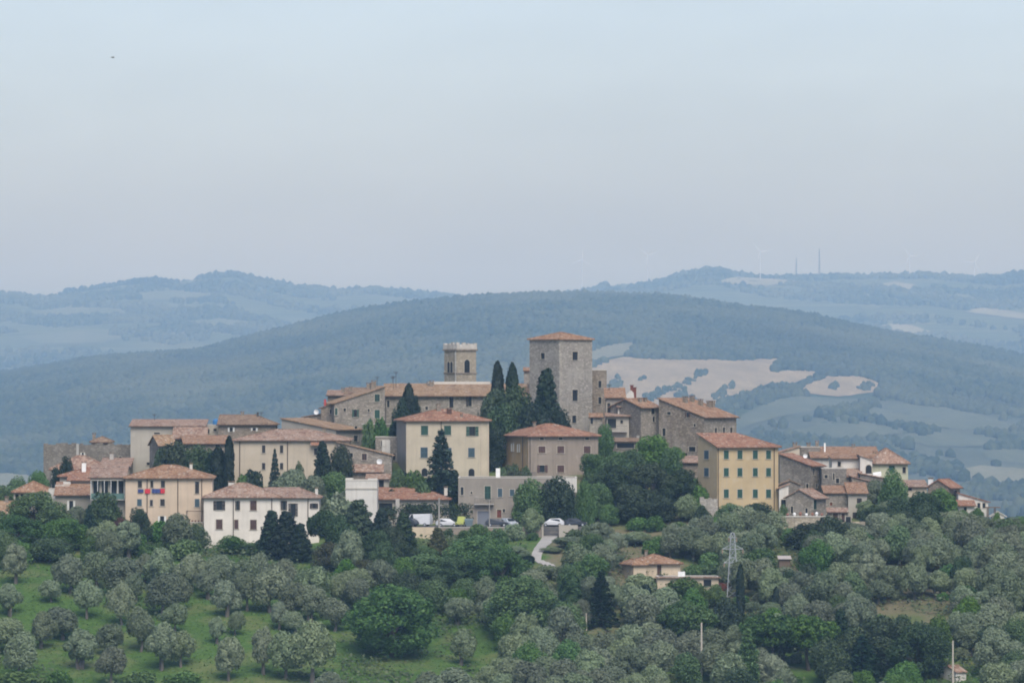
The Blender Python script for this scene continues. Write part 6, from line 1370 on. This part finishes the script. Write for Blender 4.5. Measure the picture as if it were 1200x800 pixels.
for t in TREES:
    k = (t['kind'], t['leaf']); i = cnt[k] = cnt.get(k, -1) + 1; st_ = random.getstate(); A, cr, tr = proto(t['kind'], t['leaf'], i); random.setstate(st_)
    nm, cat, grp = KN.get(t['kind'], ('leafy_tree', 'tree', 'leafy trees of the slopes and gardens'))
    o = tag(empty(nm, (t['x'], t['D'], t['z'] - .05), random.uniform(0, 6.28)), t['label'], cat, grp); o.scale = (t['w'] * random.uniform(.92, 1.08), t['w'] * random.uniform(.92, 1.08), t['h'] / A)
    link('crown', cr, None, o); link('trunk', tr, None, o)
print('TREES', len(TREES), cnt)

# ------------------------------------------------------------------ hedge, undergrowth, grass
def hedge(label, p0, p1, D, top, base, wd, bumps):
    x0, x1 = xat(p0, D), xat(p1, D); zb = zat(base, D); H = (base - top) / ppm(D); o = tag(empty('hedge', ((x0 + x1) / 2, D, zb)), label, 'hedge'); L_ = x1 - x0
    nb = bumps * 3
    cl = [((-.5 + (i + .5 + random.uniform(-.2, .2)) / nb) * L_, random.uniform(-.1, .1) * wd, H * zz * (.9 if i % 3 else .8), wd * .42) for i in range(nb) for zz in (.25, .6, .8)]
    c, nr = from_clumps(cl, int(L_ * H * 60), .28, .5); c[:, 2] = np.clip(c[:, 2], .05, H)
    link('foliage', leaf_mesh('foliage', c, nr, .26, 1.5), LEAF['oak'], o); m = MB()
    for i in range(bumps): x = (-.5 + (i + .5) / bumps) * L_; m.tube((x, 0, -.3), (x, 0, H * .6), .12, .06, 6)
    m.obj('stems', BARK, o)
hedge('long clipped dark hedge in front of the red roofed shed', 470, 552, 1010, 588, 612, 2.2, 5)
hedge('clipped green hedge seen through the left opening of the red roofed shed', 446, 466, 1012, 592, 612, 1.6, 2)
def cover(name, n, poly_ok, mat, ls, hmax, seed, asp=1.5, up=0.0):
    x = rng.uniform(-115, 115, n * 2); D = rng.uniform(885, 1070, n * 2); k = np.abs(x) < .095 * D + 3; x, D = x[k][:n], D[k][:n]
    z = np.array([tz(a, b) for a, b in zip(x, D)]); px = 600 + F * x / D; py = HOR - F * (z - ZC) / D
    keep = poly_ok(px, py, x, D); x, D, z = x[keep], D[keep], z[keep]
    c = np.stack([x, D, z + rng.uniform(0, hmax, len(x)) ** 1.5], 1); nr = rng.normal(size=(len(x), 3)) * .45 + np.array([0, -.3, 1.2])
    tag(link(name, leaf_mesh(name, c, nr, ls, asp, up), mat), kind='stuff')
def ingrass(px, py):
    r = np.zeros(px.shape, bool)
    for G in GRASS: r |= inpoly(px, py, G)
    return r
TRK = [(634, 620), (658, 620), (660, 672), (618, 664), (618, 640)]
town = lambda x, D: D > 998
def ok_under(px, py, x, D):
    nz = np.sin(x / 3.1) * np.sin(D / 2.7) + np.sin(x / 7.7 + D / 9.1) + .5 * np.sin(x / 1.3 + D)
    return (nz > -.2) & ~ingrass(px, py) & ~inpoly(px, py, TRK) & ~town(x, D) & ~((px < 400) & (py > 655) & (nz < 1.1))
cover('undergrowth', 110000, ok_under, m_leaf('undergrowth_leaves', (.035, .058, .022), (.10, .125, .055)), .42, 1.3, 1)
cover('grass', 80000, lambda px, py, x, D: ~town(x, D) & ~inpoly(px, py, TRK) & ((px < 620) | (py < 670)) & ~inpoly(px, py, GRASS[7]) & ~inpoly(px, py, GRASS[8]) & ~inpoly(px, py, GRASS[9]), m_leaf('grass_blades', (.040, .090, .016), (.092, .158, .036)), .20, .35, 2, 2.2, 1.5)
cover('dry_grass', 60000, lambda px, py, x, D: ~town(x, D) & inpoly(px, py, GRASS[7]) | (inpoly(px, py, GRASS[8]) | inpoly(px, py, GRASS[9])) & ~town(x, D), m_leaf('dry_grass_blades', (.14, .115, .065), (.24, .20, .12)), .22, .5, 3, 2.2, 1.5)
# ------------------------------------------------------------------ haze in the air
hz = MB().box(-6500, 6500, -150, 19600, -75, ZC + 370).mesh('haze')
hm = bpy.data.materials.new('haze'); hm.use_nodes = True; hn = hm.node_tree; hn.nodes.clear()
pv = hn.nodes.new('ShaderNodeVolumePrincipled'); mo = hn.nodes.new('ShaderNodeOutputMaterial')
pv.inputs['Color'].default_value = (.39, .64, 1.0, 1); pv.inputs['Density'].default_value = 0.79e-4; pv.inputs['Absorption Color'].default_value = (1, 1, 1, 1); pv.inputs['Anisotropy'].default_value = 0.0
hn.links.new(pv.outputs[0], mo.inputs['Volume'])
tag(link('haze', hz, hm), kind='stuff')
